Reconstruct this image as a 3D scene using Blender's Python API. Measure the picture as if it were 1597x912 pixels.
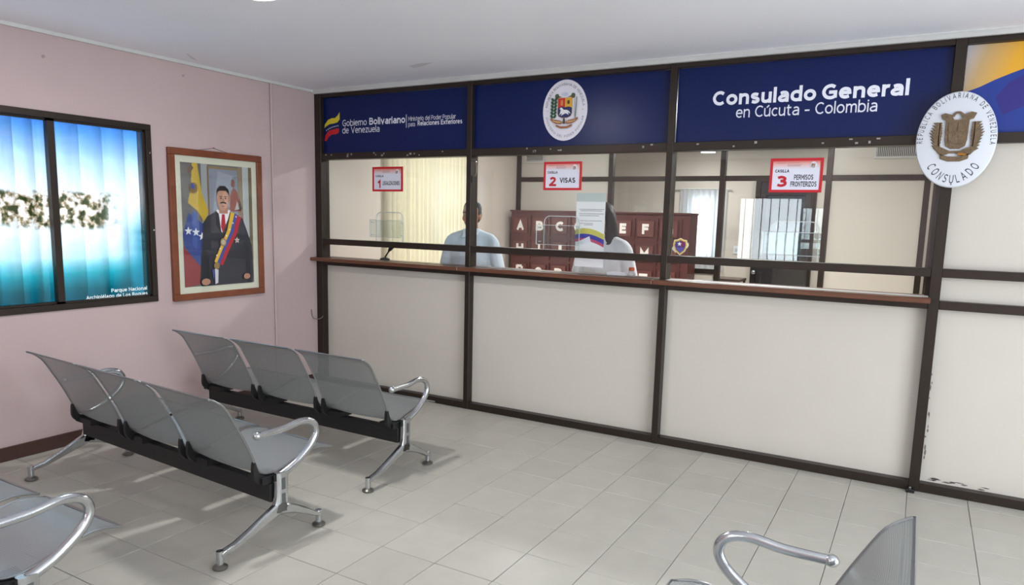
import bpy, bmesh, math, random
from mathutils import Vector, Matrix, Euler
random.seed(7)
for o in list(bpy.data.objects): bpy.data.objects.remove(o, do_unlink=True)
SC = bpy.context.scene
COL = SC.collection
PI = math.pi

# ------------------------------------------------------------------ camera
W, H = 1597.0, 912.0
CAM = Vector((4.98736, -4.96694, 1.62740))
YAW, PITCH, ROLL, FPX = 0.517489, -0.143091, 0.0245307, 1110.744
CX, CY = 801.53, 499.11
cf = Vector((-math.sin(YAW)*math.cos(PITCH), math.cos(YAW)*math.cos(PITCH), math.sin(PITCH)))
r0 = cf.cross(Vector((0, 0, 1))).normalized(); u0 = r0.cross(cf)
cr = r0*math.cos(ROLL) + u0*math.sin(ROLL); cu = -r0*math.sin(ROLL) + u0*math.cos(ROLL)
cd = bpy.data.cameras.new('camera'); cam = bpy.data.objects.new('camera', cd); COL.objects.link(cam)
cam.matrix_world = Matrix(((cr.x, cu.x, -cf.x, CAM.x), (cr.y, cu.y, -cf.y, CAM.y), (cr.z, cu.z, -cf.z, CAM.z), (0, 0, 0, 1)))
cd.sensor_fit = 'HORIZONTAL'; cd.sensor_width = 36.0; cd.lens = FPX*36.0/W
cd.shift_x = (W/2-CX)/W; cd.shift_y = (CY-H/2)/W
cd.clip_start = 0.05; cd.clip_end = 200
SC.camera = cam
def at(u, v, axis, val):
    """point where the photo pixel's ray meets the plane axis = val (a wall, floor or pane of the room)"""
    d = cf + cr*((u-CX)/FPX) + cu*((CY-v)/FPX)
    return CAM + d*((val-CAM[axis])/d[axis])
def project(p):
    d = Vector(p)-CAM; z = d.dot(cf)
    return (CX+FPX*d.dot(cr)/z, CY-FPX*d.dot(cu)/z, z)

# ------------------------------------------------------------------ world, light, exposure
WORLD_STRENGTH = 11.0
LAMP_WATT = 16.0
world = bpy.data.worlds.new('sky'); SC.world = world; world.use_nodes = True
bg = world.node_tree.nodes['Background']
bg.inputs['Color'].default_value = (0.86, 0.94, 1.0, 1); bg.inputs['Strength'].default_value = WORLD_STRENGTH
SC.view_settings.view_transform = 'Standard'; SC.view_settings.look = 'None'
SC.view_settings.gamma = 1.0; SC.view_settings.use_curve_mapping = False
SC.view_settings.exposure = -0.12
SC.cycles.use_denoising = True
SC.cycles.max_bounces = 10; SC.cycles.transparent_max_bounces = 24
SC.cycles.diffuse_bounces = 5; SC.cycles.glossy_bounces = 4
SC.cycles.sample_clamp_indirect = 6.0
SC.cycles.caustics_reflective = False; SC.cycles.caustics_refractive = False
def portal(name, loc, rot, sx, sy):
    l = bpy.data.lights.new(name, 'AREA'); l.shape = 'RECTANGLE'; l.size = sx; l.size_y = sy
    l.cycles.is_portal = True
    o = bpy.data.objects.new(name, l); COL.objects.link(o); o.location = loc; o.rotation_euler = rot
    return o
# daylight comes in through the entrance and window behind the camera, and the left-wall windows
ENT = (-6.2, -1.7, 0.0, 2.45)    # glazed entrance opening in the right wall  y0,y1,z0,z1
RW = (2.05, 3.15, 0.95, 2.10)    # rear window
YR = -8.0                        # rear wall
XR = 8.47                        # right wall
portal('daylight_entrance', (XR+.16, (ENT[0]+ENT[1])/2, 1.22), (PI/2, 0, PI/2), ENT[1]-ENT[0], 2.45)
portal('daylight_rear_window', ((RW[0]+RW[1])/2, YR-0.16, 1.52), (-PI/2, 0, PI), RW[1]-RW[0], 1.15)

# ------------------------------------------------------------------ materials
def lin(c): return tuple(((v/255.0)/12.92 if v/255.0 <= .04045 else ((v/255.0+.055)/1.055)**2.4) for v in c)
MATS = {}
def mat(name, col, rough=.5, metal=0., spec=.5, var=0., vscale=6., bump=0., bscale=60., rnd=0., coat=0., stretch=None, detail=4.):
    if name in MATS: return MATS[name]
    m = bpy.data.materials.new(name); m.use_nodes = True; nt = m.node_tree; N = nt.nodes; L = nt.links
    b = N['Principled BSDF']; c = lin(col)
    b.inputs['Base Color'].default_value = (*c, 1); b.inputs['Roughness'].default_value = rough
    b.inputs['Metallic'].default_value = metal; b.inputs['Specular IOR Level'].default_value = spec
    b.inputs['Coat Weight'].default_value = coat
    if var or bump or rnd:
        tc = N.new('ShaderNodeTexCoord'); mp = N.new('ShaderNodeMapping')
        if stretch: mp.inputs['Scale'].default_value = stretch
        L.new(tc.outputs['Object'], mp.inputs['Vector'])
        oi = N.new('ShaderNodeObjectInfo')
    if var or rnd:
        nz = N.new('ShaderNodeTexNoise'); nz.inputs['Scale'].default_value = vscale; nz.inputs['Detail'].default_value = detail
        ad = N.new('ShaderNodeVectorMath'); ad.operation = 'ADD'
        L.new(mp.outputs['Vector'], ad.inputs[0]); 
        cm = N.new('ShaderNodeCombineXYZ'); mu = N.new('ShaderNodeMath'); mu.operation = 'MULTIPLY'; mu.inputs[1].default_value = 50 if rnd else 0
        L.new(oi.outputs['Random'], mu.inputs[0]); L.new(mu.outputs[0], cm.inputs[0]); L.new(cm.outputs[0], ad.inputs[1])
        L.new(ad.outputs[0], nz.inputs['Vector'])
        mr = N.new('ShaderNodeMapRange'); mr.inputs['From Min'].default_value = .25; mr.inputs['From Max'].default_value = .75
        mr.inputs['To Min'].default_value = 1-var; mr.inputs['To Max'].default_value = 1+var
        L.new(nz.outputs['Fac'], mr.inputs['Value'])
        m2 = N.new('ShaderNodeMath'); m2.operation = 'MULTIPLY_ADD'; m2.inputs[1].default_value = 2*rnd; m2.inputs[2].default_value = 1-rnd
        L.new(oi.outputs['Random'], m2.inputs[0])
        m3 = N.new('ShaderNodeMath'); m3.operation = 'MULTIPLY'; L.new(mr.outputs[0], m3.inputs[0]); L.new(m2.outputs[0], m3.inputs[1])
        hs = N.new('ShaderNodeVectorMath'); hs.operation = 'SCALE'; hs.inputs[0].default_value = c
        L.new(m3.outputs[0], hs.inputs['Scale']); L.new(hs.outputs[0], b.inputs['Base Color'])
    if bump:
        n2 = N.new('ShaderNodeTexNoise'); n2.inputs['Scale'].default_value = bscale; n2.inputs['Detail'].default_value = 3
        L.new(mp.outputs['Vector'], n2.inputs['Vector'])
        bp = N.new('ShaderNodeBump'); bp.inputs['Strength'].default_value = bump; bp.inputs['Distance'].default_value = .01
        L.new(n2.outputs['Fac'], bp.inputs['Height']); L.new(bp.outputs[0], b.inputs['Normal'])
    MATS[name] = m; return m
def emat(name, col, s):
    if name in MATS: return MATS[name]
    m = bpy.data.materials.new(name); m.use_nodes = True; b = m.node_tree.nodes['Principled BSDF']
    b.inputs['Base Color'].default_value = (*lin(col), 1); b.inputs['Emission Color'].default_value = (*lin(col), 1); b.inputs['Emission Strength'].default_value = s
    MATS[name] = m; return m
def glass(name, tint=(250, 252, 252), ior=1.5, rough=.0, gain=1.0):
    if name in MATS: return MATS[name]
    m = bpy.data.materials.new(name); m.use_nodes = True; nt = m.node_tree; nt.nodes.clear(); N = nt.nodes; L = nt.links
    o = N.new('ShaderNodeOutputMaterial'); t = N.new('ShaderNodeBsdfTransparent'); g = N.new('ShaderNodeBsdfGlossy')
    t.inputs['Color'].default_value = (*lin(tint), 1); g.inputs['Roughness'].default_value = rough
    f = N.new('ShaderNodeLayerWeight'); f.inputs['Blend'].default_value = .5      # Facing = 1-|cos|, both sides of a thin pane alike
    pw = N.new('ShaderNodeMath'); pw.operation = 'POWER'; pw.inputs[1].default_value = 5; L.new(f.outputs['Facing'], pw.inputs[0])
    r0_ = ((ior-1)/(ior+1))**2
    mu = N.new('ShaderNodeMath'); mu.operation = 'MULTIPLY_ADD'; mu.use_clamp = True; mu.inputs[1].default_value = (1-r0_)*gain; mu.inputs[2].default_value = r0_*gain
    L.new(pw.outputs[0], mu.inputs[0])
    mx = N.new('ShaderNodeMixShader'); L.new(mu.outputs[0], mx.inputs[0])
    L.new(t.outputs[0], mx.inputs[1]); L.new(g.outputs[0], mx.inputs[2]); L.new(mx.outputs[0], o.inputs['Surface'])
    MATS[name] = m; return m
def cloth_translucent(name, col, trans=.6):
    if name in MATS: return MATS[name]
    m = bpy.data.materials.new(name); m.use_nodes = True; nt = m.node_tree; nt.nodes.clear(); N = nt.nodes; L = nt.links
    o = N.new('ShaderNodeOutputMaterial'); d = N.new('ShaderNodeBsdfDiffuse'); t = N.new('ShaderNodeBsdfTranslucent')
    d.inputs['Color'].default_value = (*lin(col), 1); t.inputs['Color'].default_value = (*lin(col), 1)
    mx = N.new('ShaderNodeMixShader'); mx.inputs[0].default_value = trans
    L.new(d.outputs[0], mx.inputs[1]); L.new(t.outputs[0], mx.inputs[2]); L.new(mx.outputs[0], o.inputs['Surface'])
    MATS[name] = m; return m

M_PINK = mat('pink_paint', (189, 168, 168), .75, var=.05, vscale=1.6, bump=.12, bscale=90, detail=6)
M_BEIGE = mat('beige_paint', (212, 201, 190), .7, var=.03, vscale=2)
M_CEIL = mat('ceiling_paint', (243, 243, 250), .85, var=.025, vscale=1.3, detail=6)
M_ALU = mat('bronze_aluminium', (50, 41, 35), .4, metal=.45, var=.1, vscale=8)
M_TRIM = mat('pale_trim', (200, 200, 198), .5, var=.05, vscale=5)
M_PANEL = mat('cream_panel', (203, 197, 187), .32, var=.015, vscale=3)
M_BLUE = mat('blue_vinyl', (3, 25, 82), .3, spec=.3, var=.06, vscale=2)
M_WOOD = mat('varnished_wood', (100, 60, 40), .35, var=.28, vscale=9, stretch=(.6, 6, 6), coat=.2)
M_FRAMEW = mat('frame_wood', (116, 62, 38), .4, var=.2, vscale=12)
M_BASE = mat('brown_baseboard', (66, 42, 36), .45, var=.12, vscale=6)
M_TILE = mat('floor_tile', (186, 183, 173), .42, spec=.5, var=.05, vscale=7, rnd=.035, bump=.02, bscale=30)
M_GROUT = mat('grout', (128, 122, 112), .8, var=.1, vscale=20)
M_CHROME = mat('cast_aluminium', (196, 199, 202), .2, metal=1.0, var=.05, vscale=20)
M_BLACK = mat('black_steel', (22, 22, 24), .45)
M_BLACKP = mat('black_plastic', (20, 20, 22), .5)
M_WHITE = mat('white_print', (232, 234, 240), .5)
M_GLASS = glass('pane_glass', gain=1.0)
M_ACRYL = glass('acrylic', (244, 248, 248), 1.45)
M_ACREDGE = mat('acrylic_edge', (205, 212, 212), .2)
M_CAB = mat('red_brown_board', (84, 46, 44), .4, var=.1, vscale=6)
M_CAB2 = mat('brown_plaque', (100, 58, 52), .45, var=.1, vscale=8)
def flat(col, rough=.5): return mat('print_%d_%d_%d' % tuple(col), col, rough)

def perforated():
    m = bpy.data.materials.new('perforated_steel'); m.use_nodes = True; nt = m.node_tree; N = nt.nodes; L = nt.links
    b = N['Principled BSDF']; out = N['Material Output']
    b.inputs['Base Color'].default_value = (*lin((158, 164, 166)), 1); b.inputs['Metallic'].default_value = .6; b.inputs['Roughness'].default_value = .42
    uv = N.new('ShaderNodeUVMap'); sx = N.new('ShaderNodeSeparateXYZ'); L.new(uv.outputs[0], sx.inputs[0])
    def m1(op, a, bb=None):
        n = N.new('ShaderNodeMath'); n.operation = op
        for i, q in enumerate((a, bb)):
            if q is None: continue
            if isinstance(q, (int, float)): n.inputs[i].default_value = q
            else: L.new(q, n.inputs[i])
        return n.outputs[0]
    P = .0085
    rowi = m1('FLOOR', m1('DIVIDE', sx.outputs[1], P*.866))
    off = m1('MULTIPLY', m1('MODULO', rowi, 2.0), .5)
    fx = m1('SUBTRACT', m1('FRACT', m1('ADD', m1('DIVIDE', sx.outputs[0], P), off)), .5)
    fy = m1('MULTIPLY', m1('SUBTRACT', m1('FRACT', m1('DIVIDE', sx.outputs[1], P*.866)), .5), .866)
    d = m1('SQRT', m1('ADD', m1('MULTIPLY', fx, fx), m1('MULTIPLY', fy, fy)))
    hole = m1('LESS_THAN', d, .19)
    t = N.new('ShaderNodeBsdfTransparent'); mx = N.new('ShaderNodeMixShader')
    L.new(hole, mx.inputs[0]); L.new(b.outputs[0], mx.inputs[1]); L.new(t.outputs[0], mx.inputs[2]); L.new(mx.outputs[0], out.inputs['Surface'])
    return m
M_PERF = perforated()

# ------------------------------------------------------------------ geometry helpers
def link(name, me, m, parent=None):
    o = bpy.data.objects.new(name, me); COL.objects.link(o)
    for q in (m if isinstance(m, (list, tuple)) else [m]): me.materials.append(q)
    if parent is not None: o.parent = parent
    return o
def obj(name, bm, m, parent=None, smooth=False, world=True, bevel=0.):
    """one mesh object; bm holds world coordinates (world=True) or the parent's own frame"""
    if world and parent is not None:
        mw = Matrix.Identity(4); p = parent
        while p is not None:
            mw = Matrix.LocRotScale(p.location, p.rotation_euler, p.scale) @ mw; p = p.parent
        bm.transform(mw.inverted())
    if bevel:
        bmesh.ops.bevel(bm, geom=list(bm.edges), offset=bevel, segments=1, affect='EDGES', profile=.5)
    bmesh.ops.recalc_face_normals(bm, faces=list(bm.faces))
    me = bpy.data.meshes.new(name); bm.to_mesh(me); bm.free()
    if smooth:
        for p in me.polygons: p.use_smooth = True
        try: me.set_sharp_from_angle(angle=math.radians(40))
        except Exception: pass
    return link(name, me, m, parent)
def thing(name, label=None, cat=None, loc=(0, 0, 0), rotz=0., group=None, kind=None):
    o = bpy.data.objects.new(name, None); COL.objects.link(o); o.empty_display_size = .1
    o.location = loc; o.rotation_euler = (0, 0, rotz); tag(o, label, cat, group, kind); return o
def tag(o, label=None, cat=None, group=None, kind=None):
    if label: o['label'] = label
    if cat: o['category'] = cat
    if group: o['group'] = group
    if kind: o['kind'] = kind
    return o
def NB(): return bmesh.new()
def box(bm, x0, x1, y0, y1, z0, z1):
    v = [bm.verts.new((x, y, z)) for x in (x0, x1) for y in (y0, y1) for z in (z0, z1)]
    for f in ((0, 1, 3, 2), (4, 6, 7, 5), (0, 4, 5, 1), (2, 3, 7, 6), (0, 2, 6, 4), (1, 5, 7, 3)): bm.faces.new([v[i] for i in f])
    return bm
def boxes(l):
    bm = NB()
    for a in l: box(bm, *a)
    return bm
def catmull(pts, n=6):
    P = [Vector(p) for p in pts]; out = []
    for i in range(len(P)-1):
        a = P[max(i-1, 0)]; b = P[i]; c = P[i+1]; d = P[min(i+2, len(P)-1)]
        for k in range(n):
            t = k/n
            out.append(.5*((2*b)+(c-a)*t+(2*a-5*b+4*c-d)*t*t+(3*b-a-3*c+d)*t**3))
    out.append(P[-1]); return out
def tube(bm, pts, r, seg=10, closed=False, sq=None):
    pts = [Vector(p) for p in pts]; n = len(pts); rings = []
    rr = r if isinstance(r, (list, tuple)) else [r]*n
    up = None
    for i, p in enumerate(pts):
        if closed: t = (pts[(i+1) % n]-pts[i-1]).normalized()
        else: t = (pts[min(i+1, n-1)]-pts[max(i-1, 0)]).normalized()
        if up is None:
            up = Vector((0, 0, 1)) if abs(t.z) < .9 else Vector((1, 0, 0))
        s = t.cross(up).normalized(); up = s.cross(t).normalized()
        ring = []
        for k in range(seg):
            a = 2*PI*k/seg; a1, b1 = math.cos(a)*rr[i], math.sin(a)*rr[i]
            if sq: a1 *= sq[0]; b1 *= sq[1]
            ring.append(bm.verts.new(p+s*a1+up*b1))
        rings.append(ring)
    for i in range(n if closed else n-1):
        A = rings[i]; B = rings[(i+1) % n]
        for k in range(seg): bm.faces.new((A[k], A[(k+1) % seg], B[(k+1) % seg], B[k]))
    if not closed:
        bm.faces.new(rings[0][::-1]); bm.faces.new(rings[-1])
    return bm
def lathe(bm, prof, c=(0, 0, 0), seg=16):
    c = Vector(c); rings = []
    for r, z in prof: rings.append([bm.verts.new(c+Vector((r*math.cos(2*PI*k/seg), r*math.sin(2*PI*k/seg), z))) for k in range(seg)])
    for A, B in zip(rings, rings[1:]):
        for k in range(seg): bm.faces.new((A[k], A[(k+1) % seg], B[(k+1) % seg], B[k]))
    bm.faces.new(rings[0][::-1]); bm.faces.new(rings[-1]); return bm
def ellipsoid(bm, c, r, u=16, v=10, rot=None):
    m = Matrix.Translation(c) @ (rot.to_matrix().to_4x4() if rot else Matrix.Identity(4)) @ Matrix.Diagonal((*r, 1))
    bmesh.ops.create_uvsphere(bm, u_segments=u, v_segments=v, radius=1.0, matrix=m); return bm
class Plane:
    """a flat place in the room for print: origin, right, up, outward normal"""
    def __init__(s, o, ux, uy, n): s.o, s.ux, s.uy, s.n = Vector(o), Vector(ux), Vector(uy), Vector(n)
    def p(s, a, b, h=0.): return s.o+s.ux*a+s.uy*b+s.n*h
def front(y): return Plane((0, y, 0), (1, 0, 0), (0, 0, 1), (0, -1, 0))
def side(x): return Plane((x, 0, 0), (0, 1, 0), (0, 0, 1), (1, 0, 0))
class Print:
    """layers of flat printed colour on a plane, one mesh with one material per colour"""
    def __init__(s, plane): s.pl = plane; s.bm = NB(); s.m = []; s.h = 0.0004
    def idx(s, m):
        if m not in s.m: s.m.append(m)
        return s.m.index(m)
    def poly(s, pts, m, h=None, step=True):
        if not isinstance(m, bpy.types.Material): m = flat(m)
        if h is None: h = s.h
        if step: s.h += .0003
        vs = [s.bm.verts.new(s.pl.p(a, b, h)) for a, b in pts]
        f = s.bm.faces.new(vs); f.material_index = s.idx(m); return s
    def ell(s, cx, cz, rx, rz, m, n=32, rot=0., **k):
        pts = []
        for i in range(n):
            t = 2*PI*i/n; a, b = rx*math.cos(t), rz*math.sin(t)
            pts.append((cx+a*math.cos(rot)-b*math.sin(rot), cz+a*math.sin(rot)+b*math.cos(rot)))
        return s.poly(pts, m, **k)
    def rect(s, x0, x1, z0, z1, m, **k): return s.poly([(x0, z0), (x1, z0), (x1, z1), (x0, z1)], m, **k)
    def star(s, cx, cz, r, m, **k):
        return s.poly([(cx+(r if i % 2 == 0 else r*.42)*math.sin(PI*i/5), cz+(r if i % 2 == 0 else r*.42)*math.cos(PI*i/5)) for i in range(10)], m, **k)
    def mesh2d(s, verts, faces, m, fn=lambda a, b: (a, b), h=None, lay=None):
        if h is None: h = s.h
        if not isinstance(m, bpy.types.Material): m = flat(m)
        vs = [s.bm.verts.new(s.pl.p(*fn(a, b), h+(lay[q] if lay else 0))) for q, (a, b) in enumerate(verts)]; i = s.idx(m)
        for f in faces:
            try: q = s.bm.faces.new([vs[k] for k in f]); q.material_index = i
            except ValueError: pass
        return s
    def done(s, name, parent):
        s.bm.normal_update(); bmesh.ops.triangulate(s.bm, faces=[f for f in s.bm.faces if len(f.verts) > 4])
        return obj(name, s.bm, s.m, parent)
# sans lettering drawn as strokes: 'c' smooth curve, 'l' straight; y 0..1 = baseline to x-height (lower case) or cap height, 2 = ascender, -1 = descender
BOWL = [(0, .78), (.18, .97), (.42, 1), (.66, .86), (.76, .5), (.66, .14), (.42, 0), (.18, .03), (0, .22)]
def oval(cx, cy, rx, ry, n=20): return [(cx+rx*math.sin(2*PI*i/n), cy+ry*math.cos(2*PI*i/n)) for i in range(n+1)]
LOW = {
 'a': (.70, [('c', [(.08, .90), (.34, 1), (.60, .93), (.70, .70), (.70, .35), (.70, 0)]), ('c', [(.70, .57), (.36, .56), (.10, .46), (0, .27), (.08, .07), (.28, 0), (.50, .05), (.70, .22)])]),
 'b': (.76, [('l', [(0, 2), (0, 0)]), ('c', BOWL)]), 'd': (.76, [('l', [(.76, 2), (.76, 0)]), ('c', [(.76-x, y) for x, y in BOWL])]), 'p': (.76, [('l', [(0, 1), (0, -1)]), ('c', BOWL)]),
 'c': (.64, [('c', [(.66, .88), (.42, 1), (.15, .88), (0, .5), (.15, .12), (.42, 0), (.66, .12)])]),
 'e': (.74, [('l', [(.03, .53), (.72, .53)]), ('c', [(.74, .53), (.67, .86), (.40, 1), (.12, .88), (0, .5), (.13, .12), (.42, 0), (.70, .10)])]),
 'i': (0, [('l', [(0, 1), (0, 0)]), ('l', [(0, 1.80), (0, 1.84)])]), 'l': (0, [('l', [(0, 2), (0, 0)])]),
 'm': (1.14, [('l', [(0, 1), (0, 0)]), ('c', [(0, .74), (.18, .96), (.36, 1), (.52, .88), (.57, .62), (.57, .3), (.57, 0)]), ('c', [(.57, .74), (.75, .96), (.93, 1), (1.09, .88), (1.14, .62), (1.14, .3), (1.14, 0)])]),
 'n': (.68, [('l', [(0, 1), (0, 0)]), ('c', [(0, .74), (.20, .95), (.42, 1), (.62, .89), (.68, .62), (.68, .3), (.68, 0)])]),
 'o': (.80, [('l', oval(.40, .5, .40, .5))]), 'r': (.25, [('l', [(0, 1), (0, 0)]), ('c', [(0, .70), (.15, .92), (.32, 1), (.46, .98)])]),
 's': (.58, [('c', [(.56, .90), (.32, 1), (.08, .93), (.02, .75), (.14, .59), (.44, .46), (.58, .29), (.52, .08), (.28, 0), (0, .09)])]),
 't': (.46, [('c', [(.16, 1.62), (.16, 1.0), (.16, .30), (.24, .04), (.46, .0)]), ('l', [(0, 1), (.44, 1)])]),
 'u': (.68, [('c', [(0, 1), (0, .70), (0, .38), (.06, .10), (.26, 0), (.48, .06), (.68, .26)]), ('l', [(.68, 1), (.68, 0)])]),
 'v': (.74, [('l', [(0, 1), (.37, 0), (.74, 1)])]), 'x': (.70, [('l', [(0, 1), (.70, 0)]), ('l', [(.70, 1), (0, 0)])]), 'z': (.60, [('l', [(.03, 1), (.58, 1), (0, 0), (.60, 0)])]), 'q': (.76, [('l', [(.76, 1), (.76, -1)]), ('c', [(.76-x, y) for x, y in BOWL])]), 'g': (.76, [('c', [(.76, 1), (.76, .3), (.74, -.5), (.5, -.95), (.08, -.8)]), ('c', [(.76-x, y) for x, y in BOWL])]), 'h': (.68, [('l', [(0, 2), (0, 0)]), ('c', [(0, .74), (.20, .95), (.42, 1), (.62, .89), (.68, .62), (.68, .3), (.68, 0)])])}
LOW['ú'] = (.68, LOW['u'][1]+[('l', [(.30, 1.45), (.48, 1.85)])]); LOW['é'] = (.74, LOW['e'][1]+[('l', [(.34, 1.45), (.52, 1.85)])])
CB = [(.70, .87), (.46, 1), (.15, .88), (0, .5), (.15, .12), (.46, 0), (.70, .13)]
UPP = {
 'A': (.76, [('l', [(0, 0), (.38, 1), (.76, 0)]), ('l', [(.15, .32), (.61, .32)])]), 'B': (.60, [('l', [(0, 1), (0, 0)]), ('c', [(0, 1), (.30, 1), (.52, .92), (.52, .62), (.30, .53), (0, .53)]), ('c', [(0, .53), (.36, .53), (.60, .42), (.60, .12), (.36, 0), (0, 0)])]),
 'C': (.68, [('c', CB)]), 'D': (.70, [('l', [(0, 1), (0, 0)]), ('c', [(0, 1), (.30, 1), (.60, .85), (.70, .5), (.60, .15), (.30, 0), (0, 0)])]),
 'E': (.50, [('l', [(.50, 1), (0, 1), (0, 0), (.50, 0)]), ('l', [(0, .53), (.45, .53)])]), 'F': (.48, [('l', [(.48, 1), (0, 1), (0, 0)]), ('l', [(0, .53), (.43, .53)])]),
 'G': (.74, [('c', [(.70, .87), (.46, 1), (.15, .88), (0, .5), (.15, .12), (.46, 0), (.74, .12)]), ('l', [(.74, .12), (.74, .46), (.44, .46)])]),
 'H': (.64, [('l', [(0, 1), (0, 0)]), ('l', [(.64, 1), (.64, 0)]), ('l', [(0, .53), (.64, .53)])]), 'I': (0, [('l', [(0, 1), (0, 0)])]), 'J': (.36, [('c', [(.36, 1), (.36, .6), (.36, .25), (.24, .02), (0, .02)])]),
 'K': (.58, [('l', [(0, 1), (0, 0)]), ('l', [(.56, 1), (.06, .5), (.58, 0)])]), 'L': (.48, [('l', [(0, 1), (0, 0), (.48, 0)])]), 'M': (.78, [('l', [(0, 0), (0, 1), (.39, .35), (.78, 1), (.78, 0)])]), 'N': (.64, [('l', [(0, 0), (0, 1), (.64, 0), (.64, 1)])]),
 'O': (.80, [('l', oval(.40, .5, .40, .5))]), 'P': (.54, [('l', [(0, 1), (0, 0)]), ('c', [(0, 1), (.30, 1), (.54, .88), (.54, .58), (.30, .44), (0, .44)])]), 'Q': (.80, [('l', oval(.40, .5, .40, .5)), ('l', [(.46, .22), (.80, -.1)])]),
 'R': (.60, [('l', [(0, 1), (0, 0)]), ('c', [(0, 1), (.30, 1), (.52, .89), (.52, .60), (.30, .48), (0, .48)]), ('l', [(.28, .48), (.60, 0)])]), 'S': (.58, [('c', [(.56, .90), (.32, 1), (.07, .92), (.02, .74), (.14, .58), (.44, .46), (.58, .28), (.52, .08), (.28, 0), (0, .10)])]),
 'T': (.64, [('l', [(0, 1), (.64, 1)]), ('l', [(.32, 1), (.32, 0)])]), 'U': (.64, [('c', [(0, 1), (0, .7), (0, .34), (.10, .06), (.32, 0), (.54, .06), (.64, .34), (.64, .7), (.64, 1)])]), 'V': (.72, [('l', [(0, 1), (.36, 0), (.72, 1)])]),
 'W': (1.06, [('l', [(0, 1), (.27, 0), (.53, 1), (.79, 0), (1.06, 1)])]), 'X': (.66, [('l', [(0, 1), (.66, 0)]), ('l', [(.66, 1), (0, 0)])]), 'Y': (.66, [('l', [(0, 1), (.33, .48), (.66, 1)]), ('l', [(.33, .48), (.33, 0)])]), 'Z': (.60, [('l', [(.02, 1), (.58, 1), (0, 0), (.60, 0)])]),
 '1': (.40, [('l', [(.0, .76), (.26, 1), (.26, 0)])]), '2': (.56, [('c', [(.02, .84), (.26, 1), (.50, .90), (.52, .68), (.34, .40), (.0, .0)]), ('l', [(0, 0), (.58, 0)])]),
 '3': (.56, [('c', [(.02, .90), (.28, 1), (.52, .88), (.50, .64), (.22, .53)]), ('c', [(.22, .53), (.54, .44), (.56, .14), (.28, 0), (0, .10)])]), '-': (.34, [('l', [(0, .36), (.34, .36)])])}
UPP['Ñ'] = (.64, UPP['N'][1]+[('l', [(.14, 1.22), (.50, 1.22)])])
XH, ASC, DSC = .75, 1.04, -.28
_tc = {}
def glyphs(body, off=0., shear=0.):
    """flat mesh of a string, capital height 1, stroke weight from off"""
    k = (body, off, shear)
    if k in _tc: return _tc[k]
    w = .125+2.7*off; V = []; F = []; Ly = []; lay = 0; pen = 0.
    for ch in body:
        if ch == ' ': pen += .42; continue
        low = ch in LOW
        if not low and ch not in UPP: continue
        wd, strokes = (LOW if low else UPP)[ch]; zone = XH if low else 1.0; sx = XH if low else 1.0
        def mp(x, y):
            if y < 0: yy = w/2+y*(w/2-DSC) if low else w/2+y*(zone-w)
            elif y <= 1 or not low: yy = w/2+y*(zone-w)
            else: yy = zone-w/2+(y-1)*(ASC-w/2-(zone-w/2))
            return (pen+w/2+x*sx, yy)
        for typ, pts in strokes:
            P = [Vector((*mp(*p), 0)) for p in pts]
            if typ == 'c': P = catmull(P, 4)
            closed = (P[0]-P[-1]).length < 1e-5
            if not closed and typ == 'l' or len(P) == 2:
                P[0] = P[0]+(P[0]-P[1]).normalized()*w/2; P[-1] = P[-1]+(P[-1]-P[-2]).normalized()*w/2
            elif typ == 'c' and not closed:
                for e_, q_ in ((0, 1), (-1, -2)):
                    d = (P[e_]-P[q_]).normalized()
                    if abs(d.y) > .97: P[e_] = P[e_]+d*w/2
            n = len(P); base = len(V); lay = (lay+1) % 5
            for i in range(n):
                a_ = P[i]-P[i-1] if i > 0 else (P[-1]-P[-2] if closed else P[1]-P[0]); b_ = P[i+1]-P[i] if i < n-1 else (P[1]-P[0] if closed else P[-1]-P[-2])
                a_ = a_.normalized(); b_ = b_.normalized(); na = Vector((-a_.y, a_.x, 0)); nb = Vector((-b_.y, b_.x, 0)); mt = (na+nb)
                mt = mt.normalized() if mt.length > 1e-4 else na; ln = w/2/max(.42, mt.dot(na))
                V += [((P[i]+mt*ln).x, (P[i]+mt*ln).y), ((P[i]-mt*ln).x, (P[i]-mt*ln).y)]; Ly += [lay*.00007]*2
            for i in range(n-1): F.append((base+2*i, base+2*i+1, base+2*i+3, base+2*i+2))
        pen += wd*sx+w+.115
    if shear: V = [(x+shear*y, y) for x, y in V]
    _tc[k] = (V, F, Ly); return _tc[k]
def capH(off=0.): return 1.0
def text(pr, body, x0, x1, zb, cap, m, off=0., shear=0., slope=0.):
    """body fitted between x0 and x1 on baseline zb with capital height cap"""
    v, f, ly = glyphs(body, off, shear); a0 = min(a for a, b in v); a1 = max(a for a, b in v)
    hb = 0.; sy = cap/capH(off); sx = (x1-x0)/(a1-a0)
    pr.mesh2d(v, f, m, lambda a, b: (x0+(a-a0)*sx, zb+(b-hb)*sy+slope*(a-a0)*sx), lay=ly)
    pr.h += .0002
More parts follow.
